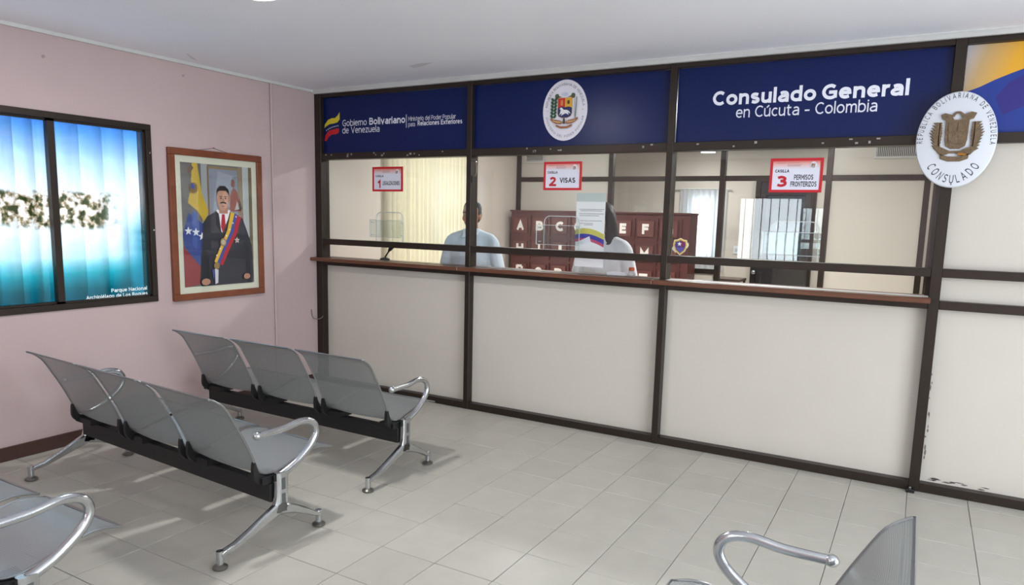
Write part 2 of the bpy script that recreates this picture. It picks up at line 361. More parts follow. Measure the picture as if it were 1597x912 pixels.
def arc_text(pr, body, cx, cz, rx, rz, t0, t1, cap, m, off=0., inward=False, wide=1.0):
    """letters along an ellipse from angle t0 to t1 (degrees, clockwise when t0>t1)"""
    N = 240; ang = [math.radians(t0+(t1-t0)*i/N) for i in range(N+1)]
    pts = [(cx+rx*math.cos(a), cz+rz*math.sin(a)) for a in ang]
    cum = [0.]
    for p, q in zip(pts, pts[1:]): cum.append(cum[-1]+math.hypot(q[0]-p[0], q[1]-p[1]))
    sc = cap/capH(off); ws = []
    for ch in body:
        if ch == ' ': ws.append(.35*sc*wide); continue
        v = glyphs(ch, off)[0]; ws.append((max(a for a, b in v)-min(a for a, b in v))*sc*wide)
    gap = (cum[-1]-sum(ws))/max(1, len(body)-1); s = 0.
    hb = 0.
    for ch, w in zip(body, ws):
        mid = s+w/2; s += w+gap
        if ch == ' ': continue
        i = min(range(N+1), key=lambda k: abs(cum[k]-mid)); i = max(1, min(N-1, i))
        dx, dz = pts[i+1][0]-pts[i-1][0], pts[i+1][1]-pts[i-1][1]; L_ = math.hypot(dx, dz); dx /= L_; dz /= L_
        v, f, ly = glyphs(ch, off); a0 = min(a for a, b in v); a1 = max(a for a, b in v)
        pr.mesh2d(v, f, m, lambda a, b: (pts[i][0]+(a-(a0+a1)/2)*sc*wide*dx-(b-hb)*sc*dz, pts[i][1]+(a-(a0+a1)/2)*sc*wide*dz+(b-hb)*sc*dx), lay=ly)
    pr.h += .0002

# ------------------------------------------------------------------ the setting
HC = 2.735
YB = 3.8      # back partition of the office
YE = 6.15     # far wall of the room behind it
floor = thing('floor', kind='structure')
obj('floor_slab', boxes([(-.15, XR+.15, YR-.15, YE+.15, -.1, -.006)]), M_GROUT, floor)
TS = .32; TX, TY = 2.7957, -1.4210
gi0 = math.floor((0-TX)/TS)-0; tiles = []
for i in range(-9, 18):
    for j in range(-5, 21):
        x0, x1 = TX+i*TS, TX+(i+1)*TS; y1, y0 = TY-j*TS, TY-(j+1)*TS
        x0c, x1c, y0c, y1c = max(x0, .002), min(x1, XR-.002), max(y0, YR+.002), min(y1, 0.0)
        if x1c-x0c < .02 or y1c-y0c < .02: continue
        c = Vector(((x0c+x1c)/2, (y0c+y1c)/2, 0)); u, v, z = project(c)
        vis = z > .2 and -60 < u < W+60 and 560 < v < H+90
        tiles.append((not vis, (c-CAM).length, x0c, x1c, y0c, y1c))
tiles.sort()
tile_me = None; far = NB()
def tile_bm(w, d):
    g = .0016; b = .0015; bm = NB()
    box(bm, -w/2+g, w/2-g, -d/2+g, d/2-g, -.006, 0)
    top = [e for e in bm.edges if all(abs(v.co.z) < 1e-6 for v in e.verts)]
    bmesh.ops.bevel(bm, geom=top, offset=b, segments=1, affect='EDGES'); return bm
for k, (nv, d, x0, x1, y0, y1) in enumerate(tiles):
    full = abs(x1-x0-TS) < 1e-4 and abs(y1-y0-TS) < 1e-4
    c = Vector(((x0+x1)/2, (y0+y1)/2, 0)); rz = random.uniform(-.004, .004); dz = random.uniform(-.0012, .0004)
    if k < 300 and not nv:
        if full and tile_me:
            o = bpy.data.objects.new('tile', tile_me); COL.objects.link(o); o.parent = floor
        else:
            o = obj('tile', tile_bm(x1-x0, y1-y0), M_TILE, floor, world=False)
            if full: tile_me = o.data
        o.location = c+Vector((0, 0, dz)); o.rotation_euler = (random.uniform(-.0015, .0015), random.uniform(-.0015, .0015), rz)
    else:
        bm = tile_bm(x1-x0, y1-y0); bm.transform(Matrix.Translation(c)); me = bpy.data.meshes.new('q'); bm.to_mesh(me); bm.free(); far.from_mesh(me); bpy.data.meshes.remove(me)
tag(obj('tile_field', far, M_TILE, floor), kind='stuff')
obj('office_floor', boxes([(0, XR, .1, YE, -.006, 0)]), M_TILE, floor)

ceil = thing('ceiling', kind='structure')
obj('ceiling_board', boxes([(-.15, XR+.15, YR-.15, YE+.15, HC, HC+.1)]), M_CEIL, ceil)

def wall_with_holes(a0, a1, z0, z1, holes):
    """rectangles (a0,a1,z0,z1) that tile a wall around its holes"""
    out = []; cur = a0
    for h0, h1, b0, b1 in sorted(holes):
        out.append((cur, h0, z0, z1))
        if b0 > z0: out.append((h0, h1, z0, b0))
        if b1 < z1: out.append((h0, h1, b1, z1))
        cur = h1
    out.append((cur, a1, z0, z1)); return out
WIN1 = (-3.05, -1.657, .937, 2.232); WIN2 = (1.02, 2.47, .95, 2.36)
wl = obj('wall_left', boxes([(-.15, 0, a, b, c, d) for a, b, c, d in wall_with_holes(YR, 0.04, 0, HC, [WIN1])]), M_PINK); tag(wl, kind='structure')
wl2 = obj('wall_office_left', boxes([(-.15, 0, a, b, c, d) for a, b, c, d in wall_with_holes(.04, YE, 0, HC, [WIN2])]), M_BEIGE); tag(wl2, kind='structure')
wr = obj('wall_right', boxes([(XR, XR+.15, a, b, c, d) for a, b, c, d in wall_with_holes(YR, YE, 0, HC, [ENT])]), M_PINK); tag(wr, kind='structure')
wrear = obj('wall_rear', boxes([(a, b, YR-.15, YR, c, d) for a, b, c, d in wall_with_holes(-.15, XR+.15, 0, HC, [RW])]), M_PINK); tag(wrear, kind='structure')
WIN3 = (1.80, 2.16, 1.1, 2.0)
wf = obj('wall_far', boxes([(a, b, YE, YE+.15, c, d) for a, b, c, d in wall_with_holes(-.15, XR+.15, 0, HC, [WIN3])]), M_BEIGE); tag(wf, kind='structure')
b1 = obj('baseboard_left', boxes([(0, .014, YR, -.025, 0, .092)]), M_BASE, bevel=.003); tag(b1, kind='structure')
b2 = obj('baseboard_rear', boxes([(0, RW[1]+1.4, YR, YR+.014, 0, .092)]), M_BASE, bevel=.003); tag(b2, kind='structure')
t1 = obj('trim_1', boxes([(0, XR, -.045, -.022, 2.700, 2.735), (0, XR, -.05, -.046, 2.728, 2.735)]), M_TRIM); tag(t1, kind='structure')
t2 = obj('trim_2', boxes([(0, .018, YR, -.05, 2.712, 2.735)]), M_TRIM); tag(t2, kind='structure')
# thin painted pipe running down the pink wall
bm = NB(); tube(bm, [(.012, -.535, 0.095), (.012, -.535, 2.712)], .010, 10)
cp = thing('wall_pipe', 'thin pink painted vertical pipe on the pink wall right of the portrait', 'pipe', (0.012, -.535, .095))
obj('pipe', bm, M_PINK, cp, smooth=True)
for z in (.6, 1.5, 2.55): obj('clip', boxes([(0, .006, -.553, -.517, z, z+.018)]), M_PINK, cp)

def smudge(pts, plane, m, parent, name='smudge'):
    p_ = Print(plane); p_.poly(pts, m); p_.done(name, parent)
cpl = Plane((0, 0, HC), (1, 0, 0), (0, 1, 0), (0, 0, -1))
for us in (((637, 103), (652, 99), (676, 97), (660, 103), (645, 106)), ((288, 82), (296, 86), (309, 95), (300, 92))):
    smudge([(at(u, v, 2, HC).x, at(u, v, 2, HC).y) for u, v in us], cpl, flat((218, 217, 223), .9), ceil)
for us in (((64, 86), (68, 85), (71, 88), (68, 91), (65, 90)), ((283, 117), (286, 116), (288, 118), (285, 120))):
    smudge([(at(u, v, 0, 0.).y, at(u, v, 0, 0.).z) for u, v in us], side(0.), flat((158, 138, 138), .9), wl)
# ---- the partition towards the offices
PX = [0.0, 1.690, 3.365, 5.040, 6.735, 8.41]          # left faces of the posts
PW = [.078, .046, .046, .058, .046, .046]
YF, YBK, YP = -.022, .082, .045                        # post front, post back, panel plane
wfront = thing('wall_front', kind='structure')
for x, w in zip(PX, PW):
    obj('post', boxes([(x, x+w, YF, YBK, 0, 2.70)]), M_ALU, wfront, bevel=.002)
def rail(x0, x1, z0, z1, y0=YF+.003, y1=YBK-.004, m=M_ALU): return obj('rail', boxes([(x0, x1, y0, y1, z0, z1)]), m, wfront, bevel=.002)
for k in range(5):
    x0, x1 = PX[k]+PW[k], PX[k+1]
    rail(x0, x1, 0, .055); rail(x0, x1, 1.335, 1.386); rail(x0, x1, 2.113, 2.170); rail(x0, x1, 2.668, 2.70)
    rail(x0, x1, 1.142, 1.180 if k < 3 else 1.193)
    obj('panel', boxes([(x0, x1, YP, YP+.018, .055, 1.142)]), M_PANEL, wfront)
    if k >= 3:
        obj('panel', boxes([(x0, x1, YP, YP+.018, 1.193, 1.335)]), M_PANEL, wfront)
        obj('panel', boxes([(x0, x1, YP, YP+.018, 1.386, 2.113)]), M_PANEL, wfront)
# glazing with an arched speaking opening in each ticket bay
ARCH = []
for k, (ua, ub) in enumerate(((590, 625), (848, 904), (1206, 1274))):
    xa, xb = at(ua, 350, 1, YP).x, at(ub, 350, 1, YP).x; xa, xb = (xa+xb)/2-.152, (xa+xb)/2+.152; ARCH.append((xa, xb))
    x0, x1, z0, z1 = PX[k]+PW[k], PX[k+1], 1.386, 2.113
    arch = [(xa, z0)]+[(xa+.05-.05*math.cos(t*PI/12), 1.595+.05*math.sin(t*PI/12)) for t in range(7)]+[(xb-.05+.05*math.sin(t*PI/12), 1.595+.05*math.cos(t*PI/12)) for t in range(7)]+[(xb, z0)]
    outl = [(x0, z0)]+arch+[(x1, z0), (x1, z1), (x0, z1)]
    bm = NB()
    A = [bm.verts.new((a, YP, b)) for a, b in outl]; B = [bm.verts.new((a, YP+.006, b)) for a, b in outl]
    fa = bm.faces.new(A); fb = bm.faces.new(B[::-1])
    for i in range(len(A)): j = (i+1) % len(A); bm.faces.new((A[i], B[i], B[j], A[j]))
    bmesh.ops.triangulate(bm, faces=[fa, fb]); g = obj('glass_pane', bm, M_GLASS, wfront)
    bm = NB(); tube(bm, [(a, YP+.003, b) for a, b in arch], .0035, 6); obj('cut_edge', bm, M_ACREDGE, g)
    gd = thing('acrylic_guard', ['clear acrylic guard plate over the opening below the sign numbered 1', 'clear acrylic guard plate over the arched opening below the VISAS sign', 'clear acrylic guard plate over the opening below the PERMISOS FRONTERIZOS sign'][k], 'guard', (xa, YP-.04, 1.43), group='acrylic guards on the ticket windows')
    obj('plate', boxes([(xa-.045, xb+.02, YP-.040, YP-.036, 1.425, 1.575)]), M_ACRYL, gd)
    bm = NB(); tube(bm, [(xa-.045, YP-.038, 1.425), (xb+.02, YP-.038, 1.425)], .002, 5); tube(bm, [(xa-.045, YP-.038, 1.575), (xb+.02, YP-.038, 1.575)], .002, 5); tube(bm, [(xa-.045, YP-.038, 1.425), (xa-.045, YP-.038, 1.575)], .003, 5)
    obj('plate_edge', bm, M_ACREDGE, gd)
    for cx_ in (xa-.025, xb+.01):
        for zz in (1.445, 1.555):
            bm = NB(); tube(bm, [(cx_, YP-.036, zz), (cx_, YP, zz)], .005, 8); obj('spacer', bm, M_ACREDGE, gd)
# old tape marks on the sign rail
for k in range(34):
    x = random.uniform(.12, 5.0); z = random.uniform(2.125, 2.155); w = random.uniform(.008, .022)
    if any(p-.02 < x < p+w_+.02 for p, w_ in zip(PX, PW)): continue
    obj('tape_scrap', boxes([(x, x+w, YF+.0015, YF+.003, z, z+random.uniform(.008, .016))]), flat((150, 148, 146)), wfront)
# chipped paint at the foot of the bay right of the third post
pr = Print(front(YP))
for k in range(26):
    x = 5.102+.012*random.random() if k < 12 else 5.13+random.random()*.34; z = .2+random.random()*.55 if k < 12 else .058+random.random()*.022
    a, b = (random.uniform(.002, .006), random.uniform(.008, .03)) if k < 12 else (random.uniform(.008, .03), random.uniform(.003, .008))
    pr.poly([(x-a, z), (x, z-b*.6), (x+a*.8, z-b*.2), (x+a, z+b*.5), (x-a*.3, z+b)], (112, 100, 98), h=.0004, step=False)
pr.done('paint_chips', wfront)
fb_ = thing('floor_bracket', 'small black bracket on the floor at the foot of the third post', 'bracket', (5.05, -.05, 0))
obj('base_plate', boxes([(5.028, 5.075, -.075, YF-.001, 0, .022)]), M_BLACKP, fb_, bevel=.003); obj('bolt', lathe(NB(), [(.008, .022), (.008, .030), (.005, .033)], (5.05, -.05, 0), 10), M_CHROME, fb_)
# small bent handle on the second post
bm = NB(); hx = PX[1]+PW[1]; tube(bm, catmull([(hx, .0, 2.075), (hx+.03, -.01, 2.072), (hx+.045, -.012, 2.05), (hx+.047, -.012, 1.98), (hx+.03, -.01, 1.95)], 5), .005, 8)
obj('window_hook', bm, mat('dull_metal', (128, 116, 104), .4, metal=.7), wfront, smooth=True)
obj('window_lock', boxes([(hx, hx+.012, -.018, 0, 1.90, 1.955)]), M_BLACKP, wfront)

# ---- wooden ledges
for k, lab in enumerate(('varnished wooden ledge along the window below sign number 1', 'varnished wooden ledge along the window below the VISAS sign', 'varnished wooden ledge along the window below the PERMISOS FRONTERIZOS sign')):
    x0 = (-.0, PX[1]-.022, PX[2]-.03)[k]+.002; x1 = (PX[1]-.022, PX[2]-.03, PX[3]+.012)[k]-.001
    if k == 0: x0 = .002
    t = thing('counter_ledge', lab, 'ledge', ((x0+x1)/2, -.06, 1.18), group='wooden ledges of the ticket windows')
    obj('outer_board', boxes([(x0, x1, -.105, YF-.001, 1.180, 1.213)]), M_WOOD, t, bevel=.004)
    obj('inner_board', boxes([(x0, x1, YBK+.001, .21, 1.180, 1.210)]), M_WOOD, t, bevel=.003)
    obj('edge_strip', boxes([(PX[k]+PW[k]+.003, PX[k+1]-.003, YF, YP+.03, 1.1805, 1.215)]), M_TRIM if k == 2 else M_ALU, t)

# ------------------------------------------------------------------ signs over the partition
YS = .018
def sign_panel(k, label, m=M_BLUE):
    x0, x1 = PX[k]+PW[k]+.003, PX[k+1]-.003
    t = thing('sign_panel', label, 'sign', ((x0+x1)/2, YS, 2.17), group='sign panels above the partition')
    obj('board', boxes([(x0, x1, YS, YS+.012, 2.172, 2.666)]), m, t)
    return t
def gx(u, v): p = at(u, v, 1, YS); return p.x
def gz(u, v): p = at(u, v, 1, YS); return p.z
WH = flat((226, 228, 240))
s1 = sign_panel(0, 'dark blue sign panel reading Gobierno Bolivariano de Venezuela with a small flag mark')
pr = Print(front(YS))
text(pr, 'Gobierno', gx(534, 190), gx(572, 190), gz(534, 197), .056, WH, off=-.004)
text(pr, 'Bolivariano', gx(576, 190), gx(632, 187), gz(576, 195)+.002, .060, WH, off=.022)
text(pr, 'de Venezuela', gx(534, 203), gx(592, 203), gz(540, 208), .056, WH, off=-.004)
pr.rect(gx(633.4, 185), gx(634.2, 185), gz(634, 199), gz(634, 178.5), WH)
text(pr, 'Ministerio del Poder Popular', gx(637, 186), gx(711, 183), gz(660, 187.5), .037, WH, off=-.006)
text(pr, 'para', gx(637, 195), gx(647.3, 195), gz(645, 197), .037, WH, off=-.006)
text(pr, 'Relaciones Exteriores', gx(651.5, 193), gx(721, 190), gz(660, 195.5), .039, WH, off=.02)
pr.done('lettering', s1)
pr = Print(front(YS)); q = lambda a, b: (gx(480+a/5.068, 120+b/5.068), gz(480+a/5.068, 120+b/5.068))
pr.poly([q(*p) for p in ((132, 405), (135, 375), (160, 340), (190, 325), (215, 325), (235, 305), (252, 278), (252, 335), (235, 358), (205, 368), (175, 372), (150, 388))], (212, 196, 40), step=False)
pr.poly([q(*p) for p in ((132, 505), (140, 460), (165, 425), (200, 415), (235, 405), (248, 408), (246, 440), (225, 452), (190, 455), (165, 475), (148, 508))], (190, 24, 36), step=False)
for i in range(8): pr.star(*q(148+i*13, 422-i*5.5-6*math.sin(i*.5)), .008, WH, step=False)
pr.done('flag_mark', s1)

def emblem(pr, cx, cz, s, ring=True):
    """colour coat of arms on a white oval; s = half height"""
    P = lambda a, b: (cx+a*s, cz+b*s)
    pr.ell(cx, cz, .83*s, s, (228, 226, 236), 48)
    if ring:
        arc_text(pr, 'REPUBLICA BOLIVARIANA DE VENEZUELA', cx, cz, .66*s, .81*s, 172, 8, .085*s, (96, 92, 104))
        arc_text(pr, 'MINISTERIO DEL PODER POPULAR', cx, cz, .74*s, .89*s, 194, 346, .075*s, (104, 100, 112))
        for sx in (-1, 1): pr.star(cx+sx*.66*s, cz, .04*s, (206, 202, 150))
    # shield
    sh = [(-.26, .40), (.26, .40), (.26, -.10), (.22, -.19), (.10, -.24), (-.10, -.24), (-.22, -.19), (-.26, -.10)]
    pr.poly([P(a*1.07, b*1.05) for a, b in sh], (196, 160, 110))
    pr.poly([P(a, b) for a, b in sh], (34, 40, 96))
    pr.poly([P(-.26, .40), P(0, .40), P(0, .10), P(-.13, .12), P(-.26, .08)], (196, 44, 40), step=False, h=pr.h)
    pr.poly([P(0, .40), P(.26, .40), P(.26, .08), P(.13, .12), P(0, .10)], (222, 168, 48))
    pr.poly([P(-.16, .34), P(-.08, .34), P(-.07, .16), P(-.17, .16)], (216, 130, 70)); pr.ell(*P(.13, .26), .05*s, .07*s, (84, 56, 40), 10)
    # horse
    pr.poly([P(*p) for p in ((-.20, .05), (-.14, .10), (-.09, .07), (-.04, .02), (.08, .01), (.16, -.03), (.22, -.12), (.17, -.10), (.12, -.06), (.15, -.16), (.09, -.12), (.02, -.10), (-.06, -.14), (-.14, -.18), (-.10, -.10), (-.16, -.12), (-.20, -.16), (-.17, -.06), (-.15, .02))], (232, 232, 236))
    # cornucopias and top ornament
    for sx in (-1, 1):
        pr.poly([P(sx*a, b) for a, b in ((.10, .44), (.20, .46), (.30, .54), (.38, .50), (.36, .40), (.28, .38), (.24, .42))], (92, 76, 50))
        pr.ell(*P(sx*.30, .50), .07*s, .05*s, (70, 92, 60), 10)
    pr.ell(*P(0, .52), .12*s, .06*s, (196, 204, 226), 14)
    # laurel left, palm right
    for i in range(6):
        b = -.22+i*.11
        for d in (-1, 1):
            pr.ell(*P(-.42+d*.06+.02*i*(.3), b+.03), .045*s, .075*s, (34, 78, 50), 10, rot=-d*.7)
    for i in range(8):
        b = -.22+i*.075; pr.poly([P(.40, b), P(.33+.0*i, b+.16), P(.385, b+.06)], (40, 92, 54), step=False); pr.poly([P(.40, b), P(.52, b+.17), P(.43, b+.05)], (40, 92, 54))
    pr.poly([P(.39, -.26), P(.42, -.26), P(.46, .42), P(.44, .42)], (40, 92, 54))
    # ribbon
    for sx in (-1, 1):
        pr.poly([P(sx*a, b) for a, b in ((.05, -.42), (.15, -.33), (.36, -.30), (.50, -.24), (.52, -.30), (.42, -.38), (.30, -.44), (.12, -.46))], (150, 92, 60))
        pr.poly([P(sx*a, b) for a, b in ((.12, -.37), (.34, -.345), (.44, -.30), (.40, -.36), (.28, -.40), (.12, -.41))], (206, 168, 120))
    pr.poly([P(*p) for p in ((-.30, -.46), (-.12, -.53), (.12, -.53), (.30, -.46), (.30, -.53), (.12, -.60), (-.12, -.60), (-.30, -.53))], (156, 100, 66))
    pr.poly([P(*p) for p in ((-.03, -.26), (.03, -.26), (.05, -.45), (-.05, -.45))], (90, 74, 56))
s2 = sign_panel(1, 'blue sign panel with a white oval coat of arms')
pr = Print(front(YS)); ec = at(881, 172, 1, YS); emblem(pr, ec.x, ec.z, .2235); pr.done('oval_emblem', s2)
s3 = sign_panel(2, 'blue sign panel reading Consulado General en Cucuta Colombia')
pr = Print(front(YS))
zb = (gz(1112, 163.5)+gz(1400, 151))/2
text(pr, 'Consulado', gx(1112, 152), gx(1273, 146), zb, .094, flat((234, 236, 246)), off=.034)
text(pr, 'General', gx(1282, 146), gx(1418, 140), zb, .094, flat((234, 236, 246)), off=.034)
text(pr, 'en Cúcuta - Colombia', gx(1148, 175), gx(1368, 170), gz(1200, 181.5), .073, WH, off=.0)
pr.done('lettering', s3)
def grad_yellow():
    m = bpy.data.materials.new('flag_print'); m.use_nodes = True; nt = m.node_tree; N = nt.nodes; L = nt.links; b = N['Principled BSDF']; b.inputs['Roughness'].default_value = .4
    tc = N.new('ShaderNodeTexCoord'); sp = N.new('ShaderNodeSeparateXYZ'); L.new(tc.outputs['Object'], sp.inputs[0])
    ad = N.new('ShaderNodeMath'); ad.operation = 'MULTIPLY_ADD'; ad.inputs[1].default_value = -.35; L.new(sp.outputs[2], ad.inputs[0]); L.new(sp.outputs[0], ad.inputs[2])
    mr = N.new('ShaderNodeMapRange'); mr.inputs['From Min'].default_value = -.98; mr.inputs['From Max'].default_value = -.72; L.new(ad.outputs[0], mr.inputs['Value'])
    rp = N.new('ShaderNodeValToRGB'); L.new(mr.outputs[0], rp.inputs[0]); e = rp.color_ramp.elements
    e[0].color = (*lin((178, 176, 182)), 1); e[1].color = (*lin((224, 164, 36)), 1); k = e.new(.4); k.color = (*lin((192, 160, 110)), 1)
    L.new(rp.outputs[0], b.inputs['Base Color']); return m
s4 = sign_panel(3, 'sign panel with yellow and blue flag sweep at the right end', grad_yellow())
pr = Print(front(YS)); Q = lambda a, b: (gx(1040+a/2.867, 50+b/2.867), gz(1040+a/2.867, 50+b/2.867))
xR = PX[4]-.003
cv = [Q(1342, 272), Q(1400, 245), Q(1470, 212), Q(1540, 184), Q(1597, 163), (5.75, 2.56), (6.1, 2.61), (6.5, 2.63), (xR, 2.63)]
pr.poly([(PX[3]+PW[3]+.003, 2.1725)]+[(PX[3]+PW[3]+.003, cv[0][1])]+cv[1:]+[(xR, 2.1725)], (16, 50, 140))
pr.poly([Q(1470, 290), Q(1530, 225), Q(1597, 190), (5.75, 2.49), (6.3, 2.5), (xR, 2.5), (xR, 2.30), (6.2, 2.30), (5.7, 2.32), Q(1597, 330), Q(1500, 370)], (38, 30, 122))
pr.poly([(5.9, 2.1725), (6.1, 2.25), (6.4, 2.29), (xR, 2.3), (xR, 2.1725)], (180, 30, 44))
pr.done('flag_sweep', s4)
s5 = sign_panel(4, 'plain blue sign panel at the far right of the partition')

# ------------------------------------------------------------------ casilla signs on the glass
def grad_red():
    m = bpy.data.materials.new('notice_paper'); m.use_nodes = True; nt = m.node_tree; N = nt.nodes; L = nt.links; b = N['Principled BSDF']; b.inputs['Roughness'].default_value = .35
    tc = N.new('ShaderNodeTexCoord'); sp = N.new('ShaderNodeSeparateXYZ'); L.new(tc.outputs['Object'], sp.inputs[0])
    mr = N.new('ShaderNodeMapRange'); mr.inputs['From Min'].default_value = .150; mr.inputs['From Max'].default_value = .208; L.new(sp.outputs[2], mr.inputs['Value'])
    rp = N.new('ShaderNodeValToRGB'); L.new(mr.outputs[0], rp.inputs[0]); e = rp.color_ramp.elements
    e[0].color = (*lin((222, 224, 238)), 1); e[1].color = (*lin((206, 40, 44)), 1); k = e.new(.6); k.color = (*lin((226, 170, 160)), 1)
    L.new(rp.outputs[0], b.inputs['Base Color']); return m
M_NOTE = grad_red(); M_RED = mat('red_plastic', (196, 16, 36), .4)
CS = [(581, 628, 260, 298.5, 'red framed window sign with the number 1 and LEGALIZACIONES'), (848, 907, 252, 296.5, 'red framed window sign with the number 2 and the word VISAS'), (1200.5, 1283, 246.5, 300, 'red framed window sign with the number 3 and PERMISOS FRONTERIZOS')]
for k, (ua, ub, va, vb, lab) in enumerate(CS):
    yy = YP-.010; um = (ua+ub)/2; p0 = at(ua, (va+vb)/2, 1, yy); p1 = at(ub, (va+vb)/2, 1, yy); zt = at(um, va, 1, yy).z; zb = at(um, vb, 1, yy).z
    x0, x1 = p0.x, p1.x; w, h = x1-x0, zt-zb
    t = thing('window_sign', lab, 'sign', ((x0+x1)/2, yy, zb), group='numbered ticket window signs')
    obj('backing', boxes([(x0+.006, x1-.006, yy+.001, yy+.006, zb+.006, zt-.006)]), M_NOTE, t)
    bw = .017
    obj('border', boxes([(x0, x1, yy-.002, yy+.007, zb, zb+bw), (x0, x1, yy-.002, yy+.007, zt-bw, zt), (x0, x0+bw, yy-.002, yy+.007, zb+bw, zt-bw), (x1-bw, x1, yy-.002, yy+.007, zb+bw, zt-bw)]), M_RED, t)
    pr = Print(front(yy+.001)); pn = Print(front(yy+.001)); pe = Print(front(yy+.001)); ph_ = Print(front(yy+.001)); X = lambda a: x0+a*w; Z = lambda b: zb+b*h
    BK = (40, 36, 50); RD = (190, 18, 40)
    text(ph_, 'CASILLA', X(.10), X(.37), Z(.585), h*.09, BK, off=.045, shear=.1)
    text(pn, str(k+1), X(.15 if k else .17), X(.34 if k else .27), Z(.14 if k != 2 else .16), h*.33, RD, off=.04)
    if k == 0: text(pr, 'LEGALIZACIONES', X(.34), X(.90), Z(.26), h*.16, BK, off=.03)
    elif k == 1: text(pr, 'VISAS', X(.43), X(.84), Z(.26), h*.18, BK, off=.035)
    else: text(pr, 'PERMISOS', X(.47), X(.83), Z(.37), h*.15, BK, off=.025); text(pr, 'FRONTERIZOS', X(.41), X(.90), Z(.17), h*.15, BK, off=.025)
    for i, (a, b, z) in enumerate(((.12, .30, .855), (.33, .56, .855), (.33, .60, .80), (.33, .57, .765))):
        ph_.rect(X(a), X(b), Z(z), Z(z+.012), (168, 130, 136))
    emblem(pe, X(.82), Z(.78), h*.115, ring=False)
    pr.done('lettering', t); pn.done('number', t); pe.done('emblem', t); ph_.done('heading', t)

# ------------------------------------------------------------------ oval consulate plaque on the third post
yy = -.075; oc = at(1490.5, 218, 1, yy); OX, OZ, ORX, ORZ = oc.x, oc.z, .200, .270
t = thing('oval_plaque', 'white oval enamel plaque with bronze coat of arms reading CONSULADO', 'plaque', (OX, yy, OZ-ORZ))
bm = NB(); n = 56; ring = []
for yv, k in ((yy+.02, 1.), (yy+.004, 1.), (yy-.002, .985), (yy-.004, .96)):
    ring.append([bm.verts.new((OX+ORX*k*math.cos(2*PI*i/n), yv, OZ+ORZ*k*math.sin(2*PI*i/n))) for i in range(n)])
for A, B in zip(ring, ring[1:]):
    for i in range(n): bm.faces.new((A[i], A[(i+1) % n], B[(i+1) % n], B[i]))
bm.faces.new(ring[0]); bm.faces.new(ring[-1])
obj('oval_board', bm, mat('white_enamel', (212, 216, 224), .3), t, smooth=True)
for zz in (OZ-.12, OZ+.08): obj('stand_off', boxes([(OX-.03, OX, yy+.02, YF, zz, zz+.04)]), M_ALU, t)
pr = Print(front(yy-.004)); INK = (66, 62, 70)
arc_text(pr, 'REPUBLICA BOLIVARIANA DE VENEZUELA', OX, OZ, ORX*.83, ORZ*.86, 184, -8, .028, INK, off=.006, wide=.62)
pr.done('lettering', t); pr = Print(front(yy-.004))
arc_text(pr, 'CONSULADO', OX, OZ+.0, ORX*.84, ORZ*.91, 218, 322, .047, (44, 44, 56), off=.004, wide=.55)
pr.ell(OX, OZ-ORZ*.93, .004, .004, (90, 60, 50), 8)
pr.done('lettering', t)
M_BRZ = mat('bronze', (110, 90, 66), .55, metal=.15, var=.25, vscale=40, bump=.4, bscale=120)
def relief(name, polys, d, parent, m=M_BRZ):
    bm = NB()
    for pts in polys:
        A = [bm.verts.new((OX+a*.215, yy-.004, OZ+b*.215)) for a, b in pts]; B = [bm.verts.new((OX+a*.215*.96, yy-.004-d, OZ+b*.215*.98)) for a, b in pts]
        f1 = bm.faces.new(B); f2 = bm.faces.new(A[::-1])
        for i in range(len(A)): j = (i+1) % len(A); bm.faces.new((A[i], A[j], B[j], B[i]))
        bm.normal_update(); bmesh.ops.triangulate(bm, faces=[f1, f2])
    return obj(name, bm, m, parent)
rl = relief('shield_relief', [[(-.27, .52), (.27, .52), (.26, .0), (.23, -.16), (.10, -.24), (-.10, -.24), (-.23, -.16), (-.26, .0)]], .012, t)
relief('shield_bands', [[(-.20, .46), (-.02, .46), (-.02, .22), (-.20, .22)], [(.02, .46), (.20, .46), (.20, .22), (.02, .22)], [(-.20, .16), (.20, .16), (.16, -.10), (-.16, -.10)]], .016, rl)
relief('horn', [[(-.08, .52), (-.16, .66), (-.30, .70), (-.40, .66), (-.36, .54), (-.24, .50)]], .014, t)
relief('horn', [[(.08, .52), (.16, .66), (.30, .72), (.42, .68), (.36, .54), (.24, .50)]], .014, t)
relief('crest_loop', [[(.14*math.cos(a), .60+.14*math.sin(a)) for a in [PI*i/10 for i in range(11)]]+[(.08*math.cos(a), .60+.09*math.sin(a)) for a in [PI*(10-i)/10 for i in range(11)]]], .012, t)
def leaves(sx):
    out = []
    for i in range(9):
        z = -.22+i*.075; k = 1-.35*abs(i-4)/4
        for d, l in ((1, .24), (-1, .07)):
            bx, tx, tz = .40, .40+d*l*k, z+.12*k
            out.append([(bx, z-.01), (bx+d*l*.6*k, z+.02), (tx, tz), (bx+d*l*.35*k, z+.085), (bx, z+.06)])
    out.append([(.385, -.26), (.415, -.26), (.43, .1), (.42, .46), (.40, .46), (.405, .1)])
    return [[(sx*a, b) for a, b in (p if (sx > 0) else p[::-1])] for p in out]
relief('branch', leaves(-1), .010, t); relief('branch', leaves(1), .010, t)
relief('ribbon', [[(-.52, -.20), (-.40, -.16), (-.28, -.22), (-.12, -.30), (.12, -.30), (.28, -.22), (.46, -.18), (.54, -.24), (.44, -.30), (.36, -.40), (.30, -.42), (.12, -.36), (-.12, -.36), (-.30, -.42), (-.38, -.36), (-.44, -.28)],
    [(-.34, -.38), (-.14, -.45), (.14, -.45), (.34, -.38), (.32, -.50), (.14, -.57), (-.14, -.57), (-.32, -.50)]], .012, t)
relief('ribbon_gilding', [[(.08, -.355), (.28, -.375), (.27, -.42), (.08, -.42)]], .0165, t, mat('gilt', (160, 110, 40), .4, metal=.6))

